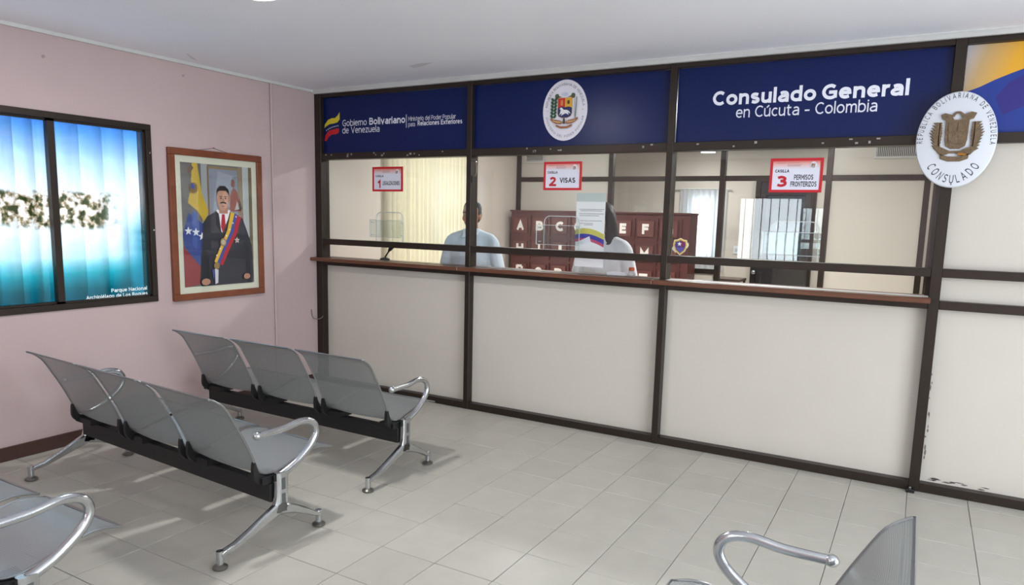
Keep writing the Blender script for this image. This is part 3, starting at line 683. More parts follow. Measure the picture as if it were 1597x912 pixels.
# ------------------------------------------------------------------ left-wall window with printed film and curtain
def film():
    m = bpy.data.materials.new('printed_film'); m.use_nodes = True; nt = m.node_tree; nt.nodes.clear(); N = nt.nodes; L = nt.links
    o = N.new('ShaderNodeOutputMaterial'); t = N.new('ShaderNodeBsdfTransparent'); d = N.new('ShaderNodeBsdfDiffuse'); gl = N.new('ShaderNodeBsdfGlossy'); gl.inputs['Roughness'].default_value = .05
    tc = N.new('ShaderNodeTexCoord'); sp = N.new('ShaderNodeSeparateXYZ'); L.new(tc.outputs['Object'], sp.inputs[0])
    nz = N.new('ShaderNodeTexNoise'); nz.inputs['Scale'].default_value = 1.6; nz.inputs['Detail'].default_value = 3; L.new(tc.outputs['Object'], nz.inputs['Vector'])
    wob = N.new('ShaderNodeMath'); wob.operation = 'MULTIPLY_ADD'; wob.inputs[1].default_value = .12; L.new(nz.outputs['Fac'], wob.inputs[0]); L.new(sp.outputs[2], wob.inputs[2])
    mr = N.new('ShaderNodeMapRange'); mr.inputs['From Min'].default_value = .06; mr.inputs['From Max'].default_value = 1.355; L.new(wob.outputs[0], mr.inputs['Value'])
    rp = N.new('ShaderNodeValToRGB'); L.new(mr.outputs[0], rp.inputs[0]); e = rp.color_ramp.elements
    stops = [(0, (0, 128, 140)), (.10, (10, 150, 160)), (.19, (90, 200, 205)), (.28, (225, 245, 245)), (.40, (250, 252, 250)), (.60, (250, 252, 252)), (.78, (220, 236, 248)), (.92, (150, 196, 232)), (1., (96, 158, 214))]
    e[0].position = 0; e[0].color = (*lin(stops[0][1]), 1); e[1].position = 1; e[1].color = (*lin(stops[-1][1]), 1)
    for p, c in stops[1:-1]: k = e.new(p); k.color = (*lin(c), 1)
    # island: speckled greens and ochres in a band
    n2 = N.new('ShaderNodeTexNoise'); n2.inputs['Scale'].default_value = 20; n2.inputs['Detail'].default_value = 9; L.new(tc.outputs['Object'], n2.inputs['Vector'])
    r2 = N.new('ShaderNodeValToRGB'); L.new(n2.outputs['Fac'], r2.inputs[0]); e2 = r2.color_ramp.elements
    e2[0].position = .40; e2[0].color = (*lin((96, 112, 58)), 1); e2[1].position = .56; e2[1].color = (*lin((250, 246, 238)), 1); k = e2.new(.48); k.color = (*lin((214, 196, 172)), 1)
    n3 = N.new('ShaderNodeTexNoise'); n3.inputs['Scale'].default_value = 7; L.new(tc.outputs['Object'], n3.inputs['Vector'])
    h = N.new('ShaderNodeMath'); h.operation = 'MULTIPLY_ADD'; h.inputs[1].default_value = .10; L.new(n3.outputs['Fac'], h.inputs[0]); L.new(sp.outputs[2], h.inputs[2])
    def band(a0, a1, src):
        q = N.new('ShaderNodeMapRange'); q.inputs['From Min'].default_value = a0; q.inputs['From Max'].default_value = a1; L.new(src, q.inputs['Value']); return q.outputs[0]
    lo = band(.585, .625, h.outputs[0]); hi = band(.845, .815, h.outputs[0]); ye = band(1.16, 1.0, sp.outputs[1])
    mm = N.new('ShaderNodeMath'); mm.operation = 'MULTIPLY'; L.new(lo, mm.inputs[0]); L.new(hi, mm.inputs[1])
    mm2 = N.new('ShaderNodeMath'); mm2.operation = 'MULTIPLY'; L.new(mm.outputs[0], mm2.inputs[0]); L.new(ye, mm2.inputs[1])
    mx = N.new('ShaderNodeMix'); mx.data_type = 'RGBA'; L.new(mm2.outputs[0], mx.inputs[0]); L.new(rp.outputs[0], mx.inputs[6]); L.new(r2.outputs[0], mx.inputs[7])
    # deeper water reaching up at the right side
    wr_ = band(1.13, 1.36, sp.outputs[1]); wz = band(.80, .55, h.outputs[0]); wm = N.new('ShaderNodeMath'); wm.operation = 'MULTIPLY'; L.new(wr_, wm.inputs[0]); L.new(wz, wm.inputs[1])
    mx2 = N.new('ShaderNodeMix'); mx2.data_type = 'RGBA'; L.new(wm.outputs[0], mx2.inputs[0]); L.new(mx.outputs[2], mx2.inputs[6]); mx2.inputs[7].default_value = (*lin((40, 170, 185)), 1)
    L.new(mx2.outputs[2], t.inputs['Color']); L.new(mx2.outputs[2], d.inputs['Color'])
    a = N.new('ShaderNodeMixShader'); a.inputs[0].default_value = .12; L.new(t.outputs[0], a.inputs[1]); L.new(d.outputs[0], a.inputs[2])
    b = N.new('ShaderNodeMixShader'); b.inputs[0].default_value = .05; L.new(a.outputs[0], b.inputs[1]); L.new(gl.outputs[0], b.inputs[2]); L.new(b.outputs[0], o.inputs['Surface'])
    return m
y0, y1, z0, z1 = WIN1; w1 = thing('window_1', kind='structure', loc=(0, y0, z0)); fw = .042
obj('window_frame', boxes([(-.10, .014, y0, y1, z0, z0+fw), (-.10, .014, y0, y1, z1-fw, z1), (-.10, .014, y0, y0+fw, z0+fw, z1-fw), (-.10, .014, y1-fw, y1, z0+fw, z1-fw)]), M_ALU, w1, bevel=.002)
ym = -2.345
for k, (a, b, xx) in enumerate(((y0+fw, ym+.022, -.035), (ym-.022, y1-fw, -.012))):
    s = obj('sash', boxes([(xx-.012, xx+.010, a, b, z0+fw, z0+fw+.014), (xx-.012, xx+.010, a, b, z1-fw-.014, z1-fw), (xx-.012, xx+.010, a, a+(.044 if k else .016), z0+fw, z1-fw), (xx-.012, xx+.010, b-(.016 if k else .044), b, z0+fw, z1-fw)]), M_ALU, w1)
M_FILM = film()
obj('printed_film', boxes([(-.052, -.050, y0+fw, ym, z0+fw, z1-fw)]), M_FILM, w1)
obj('printed_film', boxes([(-.020, -.018, ym, y1-fw, z0+fw, z1-fw)]), M_FILM, w1)
pr = Print(side(-.018)); p0 = at(181, 452, 0, -.018); p1 = at(236, 449, 0, -.018); p2 = at(142, 461, 0, -.018); p3 = at(237, 459, 0, -.018)
text(pr, 'Parque Nacional', p0.y-.035, p1.y-.035, (p0.z+p1.z)/2-.012, .026, flat((244, 250, 250)), off=.02)
text(pr, 'Archipiélago de Los Roques', p2.y-.035, p3.y-.035, (p2.z+p3.z)/2-.012, .026, flat((244, 250, 250)), off=.02)
pr.done('lettering', w1)
bm = NB()
for yl in (1.55, 1.9): pass
tube(bm, [(.014, y1-.02, 2.03), (.020, y1-.02, 2.03)], .006, 8); tube(bm, [(.014, y1-.02, 1.47), (.026, y1-.02, 1.47)], .007, 8); obj('latch', bm, M_CHROME, w1)
def pleated(name, x, ya, yb, za, zb, m, parent, amp=.03, wl_=.16, n=160):
    bm = NB(); R = []
    for i in range(n+1):
        y = ya+(yb-ya)*i/n; ph = 2*PI*(y-ya)/wl_+1.3*math.sin(y*5.1)
        xx = x+amp*(math.sin(ph)+.35*math.sin(2.3*ph+1))
        R.append((bm.verts.new((xx*1.0, y, za)), bm.verts.new((x+(xx-x)*.8, y, zb))))
    for a, b in zip(R, R[1:]): bm.faces.new((a[0], b[0], b[1], a[1]))
    o = obj(name, bm, m, parent, smooth=True); md = o.modifiers.new('s', 'SOLIDIFY'); md.thickness = .0012; return o
cu1 = thing('curtain', 'white pleated curtain glowing behind the printed beach window', 'curtain', (-.2, y0, z0-.1))
pleated('curtain_cloth', -.23, y0-.1, y1+.06, z0-.1, z1+.1, cloth_translucent('curtain_cloth', (226, 230, 236), .45), cu1, amp=.05, wl_=.15)
bm = NB(); tube(bm, [(-.23, y0-.15, z1+.12), (-.23, y1+.1, z1+.12)], .012, 8); obj('curtain_rod', bm, M_TRIM, cu1)

# ------------------------------------------------------------------ framed portrait
a0, a1, c0, c1 = -1.537, -.668, .922, 2.088
t = thing('framed_portrait', 'wood framed portrait of a man in dark suit with sash on pink wall', 'picture', (0, (a0+a1)/2, c0))
fw = .052; obj('frame', boxes([(.001, .034, a0, a1, c0, c0+fw), (.001, .034, a0, a1, c1-fw, c1), (.001, .034, a0, a0+fw, c0+fw, c1-fw), (.001, .034, a1-fw, a1, c0+fw, c1-fw)]), M_FRAMEW, t, bevel=.004)
obj('mat_board', boxes([(.001, .016, a0+fw, a1-fw, c0+fw, c1-fw)]), mat('cream_mat', (232, 226, 204), .6), t)
mw_ = .05; e0, e1, g0, g1 = a0+fw+mw_, a1-fw-mw_, c0+fw+mw_, c1-fw-mw_
pr = Print(side(.016)); U = lambda a, b: (e0+a*(e1-e0), g0+b*(g1-g0)); PP = lambda pts, c, **k: pr.poly([U(*p) for p in pts], c, **k)
EL = lambda a, b, ra, rb, c, **k: pr.ell(*U(a, b), ra*(e1-e0), rb*(g1-g0), c, **k)
PP([(0, 0), (1, 0), (1, 1), (0, 1)], (112, 106, 104))
PP([(.27, .5), (.36, .5), (.36, 1), (.27, 1)], (176, 174, 176)); PP([(.80, .4), (.86, .4), (.86, 1), (.80, 1)], (150, 128, 108)); PP([(.86, .4), (.95, .4), (.95, 1), (.86, 1)], (196, 196, 196)); PP([(.95, .2), (1, .2), (1, 1), (.95, 1)], (120, 104, 78))
PP([(.35, .45), (.80, .45), (.80, .985), (.35, .985)], (142, 118, 86)); PP([(.375, .45), (.785, .45), (.785, .965), (.375, .965)], (138, 142, 158)); PP([(.42, .62), (.7, .66), (.72, .92), (.5, .95)], (156, 160, 176))
PP([(.66, .62), (.83, .62), (.82, .70), (.77, .79), (.72, .82), (.67, .76)], (150, 66, 56)); EL(.715, .855, .03, .035, (140, 82, 66)); PP([(.73, .63), (.80, .64), (.77, .71)], (190, 180, 176)); PP([(.79, .62), (.84, .64), (.81, .73)], (60, 52, 56))
PP([(.0, .42), (.08, .60), (.30, .50), (.29, .16), (.22, .12), (.02, .33)], (44, 66, 140)); PP([(.15, 1.0), (.22, 1.0), (.27, .76), (.35, .62), (.30, .52), (.20, .62), (.08, .68), (.13, .82)], (214, 176, 52))
PP([(.13, .62), (.20, .60), (.18, .30), (.12, .34)], (60, 86, 166)); PP([(.0, .33), (.22, .16), (.24, .02), (.02, 0), (0, .0)], (150, 34, 44)); PP([(.1, .9), (.17, .96), (.14, .985), (.09, .96)], (110, 80, 70))
EL(.155, .80, .06, .045, (150, 110, 60)); EL(.15, .815, .03, .025, (60, 76, 140))
for a, b in ((.07, .455), (.17, .445), (.25, .41)): pr.star(*U(a, b), .035, (226, 226, 232))
PP([(.20, .03), (.24, .30), (.27, .52), (.33, .575), (.46, .62), (.70, .61), (.84, .56), (.90, .46), (.97, .32), (.985, .06), (.97, 0), (.22, 0)], (40, 40, 50))
PP([(.24, .3), (.30, .3), (.36, .1), (.36, 0), (.22, 0), (.20, .05)], (32, 32, 40)); PP([(.86, .36), (.93, .30), (.95, 0), (.88, 0)], (34, 34, 42))
PP([(.46, .63), (.66, .63), (.62, .55), (.53, .44), (.48, .50)], (226, 224, 228)); PP([(.535, .595), (.575, .595), (.585, .50), (.54, .44), (.515, .49)], (170, 26, 44)); PP([(.45, .62), (.49, .60), (.52, .44), (.45, .50)], (30, 30, 38))
PP([(.50, .60), (.62, .60), (.63, .68), (.49, .68)], (168, 122, 102)); EL(.555, .725, .088, .093, (186, 142, 122)); EL(.555, .690, .070, .066, (182, 138, 118)); EL(.640, .725, .018, .028, (172, 126, 106)); EL(.585, .715, .04, .07, (196, 154, 134))
PP([(.465, .745), (.475, .80), (.52, .83), (.59, .83), (.64, .80), (.65, .74), (.63, .77), (.60, .79), (.52, .79), (.485, .78)], (36, 30, 30)); PP([(.505, .682), (.52, .695), (.56, .70), (.595, .694), (.605, .678), (.56, .687)], (40, 32, 30)); PP([(.53, .665), (.58, .665), (.57, .658), (.54, .658)], (140, 84, 78))
for a in (.525, .59): PP([(a-.022, .738), (a+.022, .738), (a+.018, .744), (a-.018, .744)], (44, 34, 32)); EL(a, .726, .012, .006, (50, 40, 38), n=10)
PP([(.548, .73), (.562, .73), (.575, .702), (.54, .702)], (170, 124, 104))
sash = [((.66, .615), (.715, .605)), ((.715, .605), (.755, .59)), ((.755, .59), (.81, .565))]; bot = [((.40, .20), (.435, .185)), ((.435, .185), (.475, .175)), ((.475, .175), (.52, .165))]
md = [((.60, .46), (.645, .45)), ((.645, .45), (.69, .44)), ((.69, .44), (.74, .43))]; m2_ = [((.49, .32), (.53, .31)), ((.53, .31), (.57, .305)), ((.57, .305), (.62, .295))]
for (s_, m_, n_, b_, c) in zip(sash, md, m2_, bot, ((214, 172, 48), (56, 74, 150), (172, 32, 48))): PP([s_[0], s_[1], m_[1], n_[1], b_[1], b_[0], n_[0], m_[0]], c)
for i in range(7): a = .735-.048*i; pr.star(*U(a-.005*i*.4, .575-.054*i), .010, (220, 220, 226))
EL(.535, .36, .045, .035, (140, 120, 84)); EL(.535, .36, .03, .023, (180, 168, 140)); EL(.43, .165, .04, .03, (140, 116, 70)); PP([(.40, .14), (.45, .13), (.44, .02), (.40, .01)], (196, 196, 204)); PP([(.36, .13), (.40, .14), (.38, .04)], (70, 80, 140))
pr.star(*U(.735, .375), .028, (214, 210, 200)); EL(.735, .375, .014, .010, (160, 150, 140))
EL(.27, .035, .06, .028, (170, 124, 104)); EL(.87, .06, .05, .025, (170, 124, 104))
pr.done('printed_picture', t)
obj('picture_glass', boxes([(.0215, .0235, a0+fw, a1-fw, c0+fw, c1-fw)]), M_GLASS, t)
bm = NB(); yc = (a0+a1)/2-.02; tube(bm, [(.006, yc-.19, c1-.01), (.006, yc, c1+.028), (.006, yc+.19, c1-.012)], .0022, 6); tube(bm, [(0, yc, c1+.028), (.014, yc, c1+.03)], .004, 6); obj('hanging_cord', bm, mat('cord', (120, 100, 84), .8), t)

# ------------------------------------------------------------------ waiting benches
PROF = [(-.284, .786), (-.262, .776), (-.211, .735), (-.167, .661), (-.110, .553), (-.072, .468), (-.046, .402), (-.026, .372), (.004, .357), (.045, .351), (.09, .356), (.18, .381), (.28, .405), (.335, .408), (.38, .400), (.428, .385)]
SEATW, PITCHX, LX = .545, .605, .925
def shell_mesh():
    prof = [(p.y, p.z) for p in catmull([(0, a, b) for a, b in PROF], 3)]
    bm = NB(); uv = bm.loops.layers.uv.new('UVMap'); cum = [0.]
    for a, b in zip(prof, prof[1:]): cum.append(cum[-1]+math.hypot(b[0]-a[0], b[1]-a[1]))
    nx = 8; G = []
    for i, (y, z) in enumerate(prof):
        row = []
        for k in range(nx+1):
            t = k/nx*2-1; x = t*SEATW/2; dip = .010*(1-t*t)*(1 if .1 < i/len(prof) < .95 else .3)
            row.append((bm.verts.new((x, y-(dip if i < len(prof)*.5 else 0), z-(dip if i >= len(prof)*.45 else 0))), (x, cum[i])))
        G.append(row)
    for i in range(len(G)-1):
        for k in range(nx):
            q = (G[i][k], G[i][k+1], G[i+1][k+1], G[i+1][k]); f = bm.faces.new([a[0] for a in q]); f.smooth = True
            for l, a in zip(f.loops, q): l[uv].uv = a[1]
    me = bpy.data.meshes.new('seat_shell'); bm.to_mesh(me); bm.free(); return me
def rim_bm():
    pr_ = [(p.y, p.z) for p in catmull([(0, a, b) for a, b in PROF], 3)]; h = SEATW/2
    loop = [(-h, *p) for p in pr_]+[(h, *p) for p in pr_[::-1]]
    return tube(NB(), loop, .0055, 6, closed=True)
def bracket_bm(x):
    pts = [(-.054, .432), (-.046, .400), (-.030, .368), (.0, .350), (.045, .343), (.11, .352)]
    th = [.007, .022, .040, .050, .038, .012]
    bm = NB(); top = []; bt = []
    for (y, z), t_ in zip(pts, th):
        top.append((y, z)); 
    P = catmull([(0, *p) for p in pts], 4); L_ = []
    for i, p in enumerate(P):
        tt = th[min(int(i/4), 5)]+(th[min(int(i/4)+1, 5)]-th[min(int(i/4), 5)])*((i % 4)/4)
        d = (P[min(i+1, len(P)-1)]-P[max(i-1, 0)]).normalized(); nrm = Vector((0, d.z, -d.y)); 
        if nrm.z > 0: nrm = -nrm
        L_.append((p+Vector((0, 0, -.002)), p+nrm*tt))
    for sx in (-.010, .010): pass
    V = [[bm.verts.new((x+sx, q.y, q.z)) for q in pair for sx in (-.011, .011)] for pair in L_]
    for a, b in zip(V, V[1:]):
        for i, j in ((0, 1), (1, 3), (3, 2), (2, 0)): bm.faces.new((a[i], a[j], b[j], b[i]))
    bm.faces.new([V[0][i] for i in (0, 1, 3, 2)]); bm.faces.new([V[-1][i] for i in (0, 2, 3, 1)])
    return bm
def leg_bm(x, sgn):
    """cast aluminium end frame: column with two splayed feet, flat section with rounded edges"""
    bm = NB()
    def limb(path, wz):
        P = [Vector((x, a, b)) for a, b in path]; rings = []
        for i, p in enumerate(P):
            d = (P[min(i+1, len(P)-1)]-P[max(i-1, 0)]).normalized(); n_ = Vector((0, -d.z, d.y)); w = wz[i]; hx = .019
            rings.append([bm.verts.new(p+Vector((a*hx, 0, 0))+n_*b*w) for a, b in ((-1, -.7), (-.6, -1), (.6, -1), (1, -.7), (1, .7), (.6, 1), (-.6, 1), (-1, .7))])
        for A, B in zip(rings, rings[1:]):
            for k in range(8): bm.faces.new((A[k], A[(k+1) % 8], B[(k+1) % 8], B[k]))
        bm.faces.new(rings[0][::-1]); bm.faces.new(rings[-1])
    limb([(.058, .362), (.058, .30), (.056, .24), (.05, .19), (.045, .165)], [.034, .034, .034, .040, .045])
    limb([(.075, .20), (.03, .178), (-.04, .150), (-.13, .112), (-.21, .082), (-.290, .066)], [.030, .030, .024, .018, .014, .012])
    limb([(.02, .185), (.07, .172), (.13, .150), (.20, .115), (.25, .085), (.292, .066)], [.030, .028, .022, .017, .014, .012])
    for yf in (-.290, .292): tube(bm, [(x, yf, .086), (x, yf, .018)], .0165, 12)
    return bm
M_SEAM = mat('leg_groove', (120, 124, 128), .35, metal=.9)
def make_bench():
    root = thing('waiting_bench')
    obj('beam', boxes([(-LX+.019, LX-.019, 0.008, .055, .212, .308)]), M_BLACK, root, world=False, bevel=.003)
    for s in (-1, 1):
        lg = obj('leg', leg_bm(s*LX, s), M_CHROME, root, smooth=True, world=False)
        obj('groove', boxes([(s*LX-.0195, s*LX+.0195, .047, .069, .275, .335), (s*LX-.0195, s*LX+.0195, .047, .069, .205, .255)]), M_SEAM, lg, world=False)
        for yf in (-.290, .292):
            bm = NB(); lathe(bm, [(.030, 0), (.034, .004), (.034, .012), (.022, .020), (.014, .024)], (s*LX, yf, 0), 16); obj('foot', bm, mat('foot_pad', (128, 126, 120), .3, metal=.9), lg, smooth=True, world=False)
        path = catmull([(s*LX, .058, .345), (s*LX, .105, .362), (s*LX, .170, .393), (s*LX, .250, .455), (s*LX, .283, .513), (s*LX, .262, .565), (s*LX, .190, .588), (s*LX, .075, .575), (s*LX, -.068, .574)], 6)
        n = len(path); rr = [.021-.004*i/n for i in range(n)]
        bm = NB(); tube(bm, path, rr, 12, sq=(.9, 1.)); ellipsoid(bm, (s*LX, -.070, .574), (.021, .024, .021), 12, 8)
        obj('armrest', bm, M_CHROME, root, smooth=True, world=False)
    sm, rm = None, None
    for k in (-1, 0, 1):
        if sm is None: sm = shell_mesh(); o = link('seat', sm, M_PERF, root)
        else: o = bpy.data.objects.new('seat', sm); COL.objects.link(o); o.parent = root
        o.location = (k*PITCHX, 0, 0)
        if rm is None: q = obj('seat_rim', rim_bm(), mat('rim_steel', (150, 153, 155), .35, metal=.9), o, smooth=True, world=False); rm = q.data
        else: q = bpy.data.objects.new('seat_rim', rm); COL.objects.link(q); q.parent = o
        for sx in (-1, 1): obj('bracket', bracket_bm(k*PITCHX+sx*(SEATW/2-.004)), M_BLACKP, root, smooth=False, world=False)
    for xx in (-LX+.05, -PITCHX/2, PITCHX/2, LX-.10):
        obj('mounting_plate', boxes([(xx-.035, min(xx+.15, LX-.025), -.03, .085, .3085, .343)]), M_BLACKP, root, world=False)
    return root
def copy_tree(o, parent=None):
    c = o.copy(); COL.objects.link(c); c.parent = parent
    for ch in list(o.children): copy_tree(ch, c)
    return c
BN = [(1.340, -1.583, -.4, 'three-seat perforated steel waiting bench nearest the ticket windows'),
      (1.4155, -2.606, -3.5, 'three-seat perforated steel waiting bench in the middle row'),
      (1.469, -3.840, 0., 'perforated steel waiting bench cut off at the lower left corner'),
      (4.755, -3.530, 90., 'perforated steel waiting bench cut off at the lower right, its back seen edge on')]
bench = make_bench(); bpy.context.view_layer.update()
for k, (x, y, a, lab) in enumerate(BN):
    o = bench if k == 0 else copy_tree(bench)
    o.location = (x, y, 0); o.rotation_euler = (0, 0, math.radians(a)); tag(o, lab, 'bench', 'steel waiting benches')

# ------------------------------------------------------------------ ceiling lamps
def ceiling_lamp(x, y, label, watt=LAMP_WATT, r=.11, group='round ceiling lamps'):
    t = thing('ceiling_lamp', label, 'lamp', (x, y, HC), group=group)
    bm = NB(); lathe(bm, [(r+.018, HC-.0005), (r+.020, HC-.010), (r, HC-.016), (r-.004, HC-.010)], (x, y, 0), 32); obj('lamp_ring', bm, M_TRIM, t, smooth=True)
    bm = NB(); lathe(bm, [(r, HC-.010), (r, HC-.018), (r*.9, HC-.022)], (x, y, 0), 32); obj('diffuser', bm, emat('lamp_diffuser', (255, 250, 244), 12), t)
    l = bpy.data.lights.new('lamp_light', 'AREA'); l.shape = 'DISK'; l.size = 2*r; l.energy = watt; l.color = (1.0, .985, .965)
    lo = bpy.data.objects.new('lamp_light', l); COL.objects.link(lo); lo.parent = t; lo.location = (0, 0, -.03)
LP = at(400, -15, 2, HC)
ceiling_lamp(LP.x, LP.y, 'round white ceiling lamp above the left benches', LAMP_WATT*2.0)
ceiling_lamp(LP.x+3.3, -4.7, 'added unseen ceiling lamp over the middle of the waiting room')  # unseen lamp, added to light the waiting room near the camera
ceiling_lamp(LP.x, -6.3, 'added unseen ceiling lamp near the rear left corner')  # out of view, added for overhead light at the rear left
ceiling_lamp(LP.x+3.3, -6.9, 'added unseen ceiling lamp near the entrance')  # another unseen lamp, added to light the rear right of the room
ceiling_lamp(1.3, 1.9, 'round white office ceiling lamp behind the first ticket window', LAMP_WATT*3.0)
ceiling_lamp(3.7, 1.9, 'round white office ceiling lamp behind the third ticket window', LAMP_WATT*5.0)
ceiling_lamp(2.15, 5.1, 'round ceiling lamp in the back room seen through the upper glass', LAMP_WATT*2.0)
ceiling_lamp(3.9, 5.1, 'second round ceiling lamp in the back room near the glazed door', LAMP_WATT*2.0)

# ------------------------------------------------------------------ office: blinds window, back partition, side partition
y0, y1, z0, z1 = WIN2; w2 = thing('window_2', kind='structure', loc=(0, y0, z0)); fw = .04
obj('window_frame', boxes([(-.10, -.03, y0, y1, z0, z0+fw), (-.10, -.03, y0, y1, z1-fw, z1), (-.10, -.03, y0, y0+fw, z0+fw, z1-fw), (-.10, -.03, y1-fw, y1, z0+fw, z1-fw), (-.10, -.03, (y0+y1)/2-.02, (y0+y1)/2+.02, z0+fw, z1-fw)]), M_ALU, w2)
obj('pane', boxes([(-.068, -.064, y0+fw, y1-fw, z0+fw, z1-fw)]), M_GLASS, w2)
bl = thing('vertical_blind', 'cream vertical blind hanging on the wall behind the first ticket window', 'blind', (.05, .95, .85))
obj('head_rail', boxes([(.02, .07, .93, 2.56, 2.42, 2.46)]), M_TRIM, bl)
slat = None; n = 21; M_SLAT = cloth_translucent('blind_fabric', (224, 216, 192), .16)
for i in range(n):
    y = .97+i*(2.53-.97)/(n-1)
    if slat is None:
        bm = NB(); n_ = 6; rr_ = []
        for i_ in range(n_+1):
            q = i_/n_*2-1; xx = .016*(1-q*q); rr_.append([bm.verts.new((xx+dx, q*.0445, zz)) for dx in (-.0006, .0006) for zz in (.86-2.42, 0)])
        for A, B in zip(rr_, rr_[1:]):
            for i_, j_ in ((0, 1), (1, 3), (3, 2), (2, 0)): bm.faces.new((A[i_], A[j_], B[j_], B[i_]))
        bm.faces.new([rr_[0][i_] for i_ in (0, 2, 3, 1)]); bm.faces.new([rr_[-1][i_] for i_ in (0, 1, 3, 2)])
        slat = obj('slat', bm, M_SLAT, bl, world=False, smooth=True); o = slat
    else: o = slat.copy(); COL.objects.link(o); o.parent = bl
    o.location = (.045-.05, y-.95, 2.42-.85); o.rotation_euler = (0, 0, math.radians(-24+random.uniform(-9, 9)))
wback = thing('wall_back', kind='structure')
BX = [.0, 1.365, 2.795, 3.97, 4.93]; BWd = .06
for x in BX: obj('post', boxes([(x, x+BWd, YB-.03, YB+.05, 0, HC)]), M_ALU, wback)
for k in range(4):
    x0, x1 = BX[k]+BWd, BX[k+1]
    for a, b in ((0, .06), (2.12, 2.18)): obj('rail', boxes([(x0, x1, YB-.02, YB+.04, a, b)]), M_ALU, wback)
    if k in (0, 3):
        obj('panel', boxes([(x0, x1, YB, YB+.02, .06, 2.12)]), M_PANEL, wback); obj('panel', boxes([(x0, x1, YB, YB+.02, 2.18, HC)]), M_PANEL, wback)
    elif k == 1:
        obj('rail', boxes([(x0, x1, YB-.02, YB+.04, 1.0, 1.06)]), M_ALU, wback)
        obj('panel', boxes([(x0, x1, YB, YB+.02, .06, 1.0)]), M_PANEL, wback); obj('glass_pane', boxes([(x0, x1, YB, YB+.005, 1.06, 2.12)]), M_GLASS, wback); obj('glass_pane', boxes([(x0, x1, YB, YB+.005, 2.18, HC)]), M_GLASS, wback)
    else:
        obj('glass_pane', boxes([(x0, x1, YB, YB+.005, 2.18, HC)]), M_GLASS, wback); obj('glass_pane', boxes([(x0, x1, YB, YB+.005, .06, 2.12)]), M_GLASS, wback)
wside = thing('wall_inner_right', kind='structure')
xs = 5.045
for y in (.085, 1.3, 2.5, 3.70): obj('post', boxes([(xs-.03, xs+.03, y, y+.06, 0, HC)]), M_ALU, wside)
for y0_, y1_ in ((.145, 1.3), (1.36, 2.5), (2.56, 3.70)):
    for a, b in ((0, .06), (1.14, 1.19), (2.12, 2.18)): obj('rail', boxes([(xs-.025, xs+.025, y0_, y1_, a, b)]), M_ALU, wside)
    for a, b in ((.06, 1.14), (1.19, 2.12), (2.18, HC)): obj('panel', boxes([(xs-.01, xs+.01, y0_, y1_, a, b)]), M_PANEL, wside)
def vent(x0, x1, z0, z1, y, label):
    t = thing('air_vent', label, 'vent', ((x0+x1)/2, y, z0), group='air vents on the back partition')
    f = .022; obj('vent_frame', boxes([(x0, x1, y-.02, y, z0, z0+f), (x0, x1, y-.02, y, z1-f, z1), (x0, x0+f, y-.02, y, z0+f, z1-f), (x1-f, x1, y-.02, y, z0+f, z1-f)]), M_TRIM, t)
    return t, (x0+f, x1-f, z0+f, z1-f)
t, (a, b, c, d) = vent(.12, .42, 2.37, 2.57, YB, 'small white louvred air vent high on the back partition at left')
obj('vent_back', boxes([(a, b, YB-.004, YB, c, d)]), flat((70, 68, 66)), t)
for i in range(7): z = c+(d-c)*(i+.5)/7; obj('louvre', boxes([(a, b, YB-.018, YB-.004, z-.006, z+.004)]), M_TRIM, t)
t, (a, b, c, d) = vent(4.43, 4.90, 2.35, 2.62, YB, 'wide air vent with upright fins high on the back partition at right')
obj('vent_back', boxes([(a, b, YB-.004, YB, c, d)]), flat((50, 48, 46)), t)
for i in range(24): x = a+(b-a)*(i+.5)/24; obj('fin', boxes([(x-.004, x+.004, YB-.018, YB-.004, c, d)]), M_TRIM, t)

# lettered pigeonhole cabinet
cabx0, cabx1, caby0, caby1, cabz = .125, 2.565, 3.42, 3.76, 1.728
cab = thing('pigeonhole_cabinet', 'red-brown pigeonhole cabinet with white letters on its doors', 'cabinet', ((cabx0+cabx1)/2, (caby0+caby1)/2, 0))
obj('body', boxes([(cabx0, cabx1, caby0+.02, caby1, 0, cabz-.02), (cabx0-.01, cabx1+.01, caby0-.005, caby1+.005, cabz-.02, cabz)]), M_CAB, cab)
ROWS = [['A', 'B', 'C', 'CH', 'D', 'E', 'F', 'G'], ['H', 'I', 'J', 'K', 'L', 'LL', 'M', 'N'], ['Ñ', 'O', 'P', 'Q', 'R', 'S', 'T', 'U'], ['V', 'W', 'X', 'Y', 'Z', '', '', '']]
for j, row in enumerate(ROWS):
    for i, ch in enumerate(row):
        x = .274+.2915*i; z = 1.527-.303*j
        d = obj('compartment_door', boxes([(x-.105, x+.105, caby0+.003, caby0+.019, z-.095, z+.095)]), M_CAB2, cab)
        if not ch: continue
        pr = Print(front(caby0+.003)); wd = .11 if len(ch) == 1 else .16
        if ch == 'I': wd = .03
        if ch in 'JLEF': wd = .085
        text(pr, ch, x-wd/2, x+wd/2, z-.062, .124, (228, 222, 216), off=.055); pr.done('letter', d)
        pr = None
    for i in range(9):
        x = .274+.2915*(i-.5)
        if cabx0 < x-.01 and x+.01 < cabx1: obj('divider', boxes([(x-.009, x+.009, caby0+.002, caby0+.0195, 1.527-.303*j-.14, 1.527-.303*j+.13)]), M_CAB, cab)
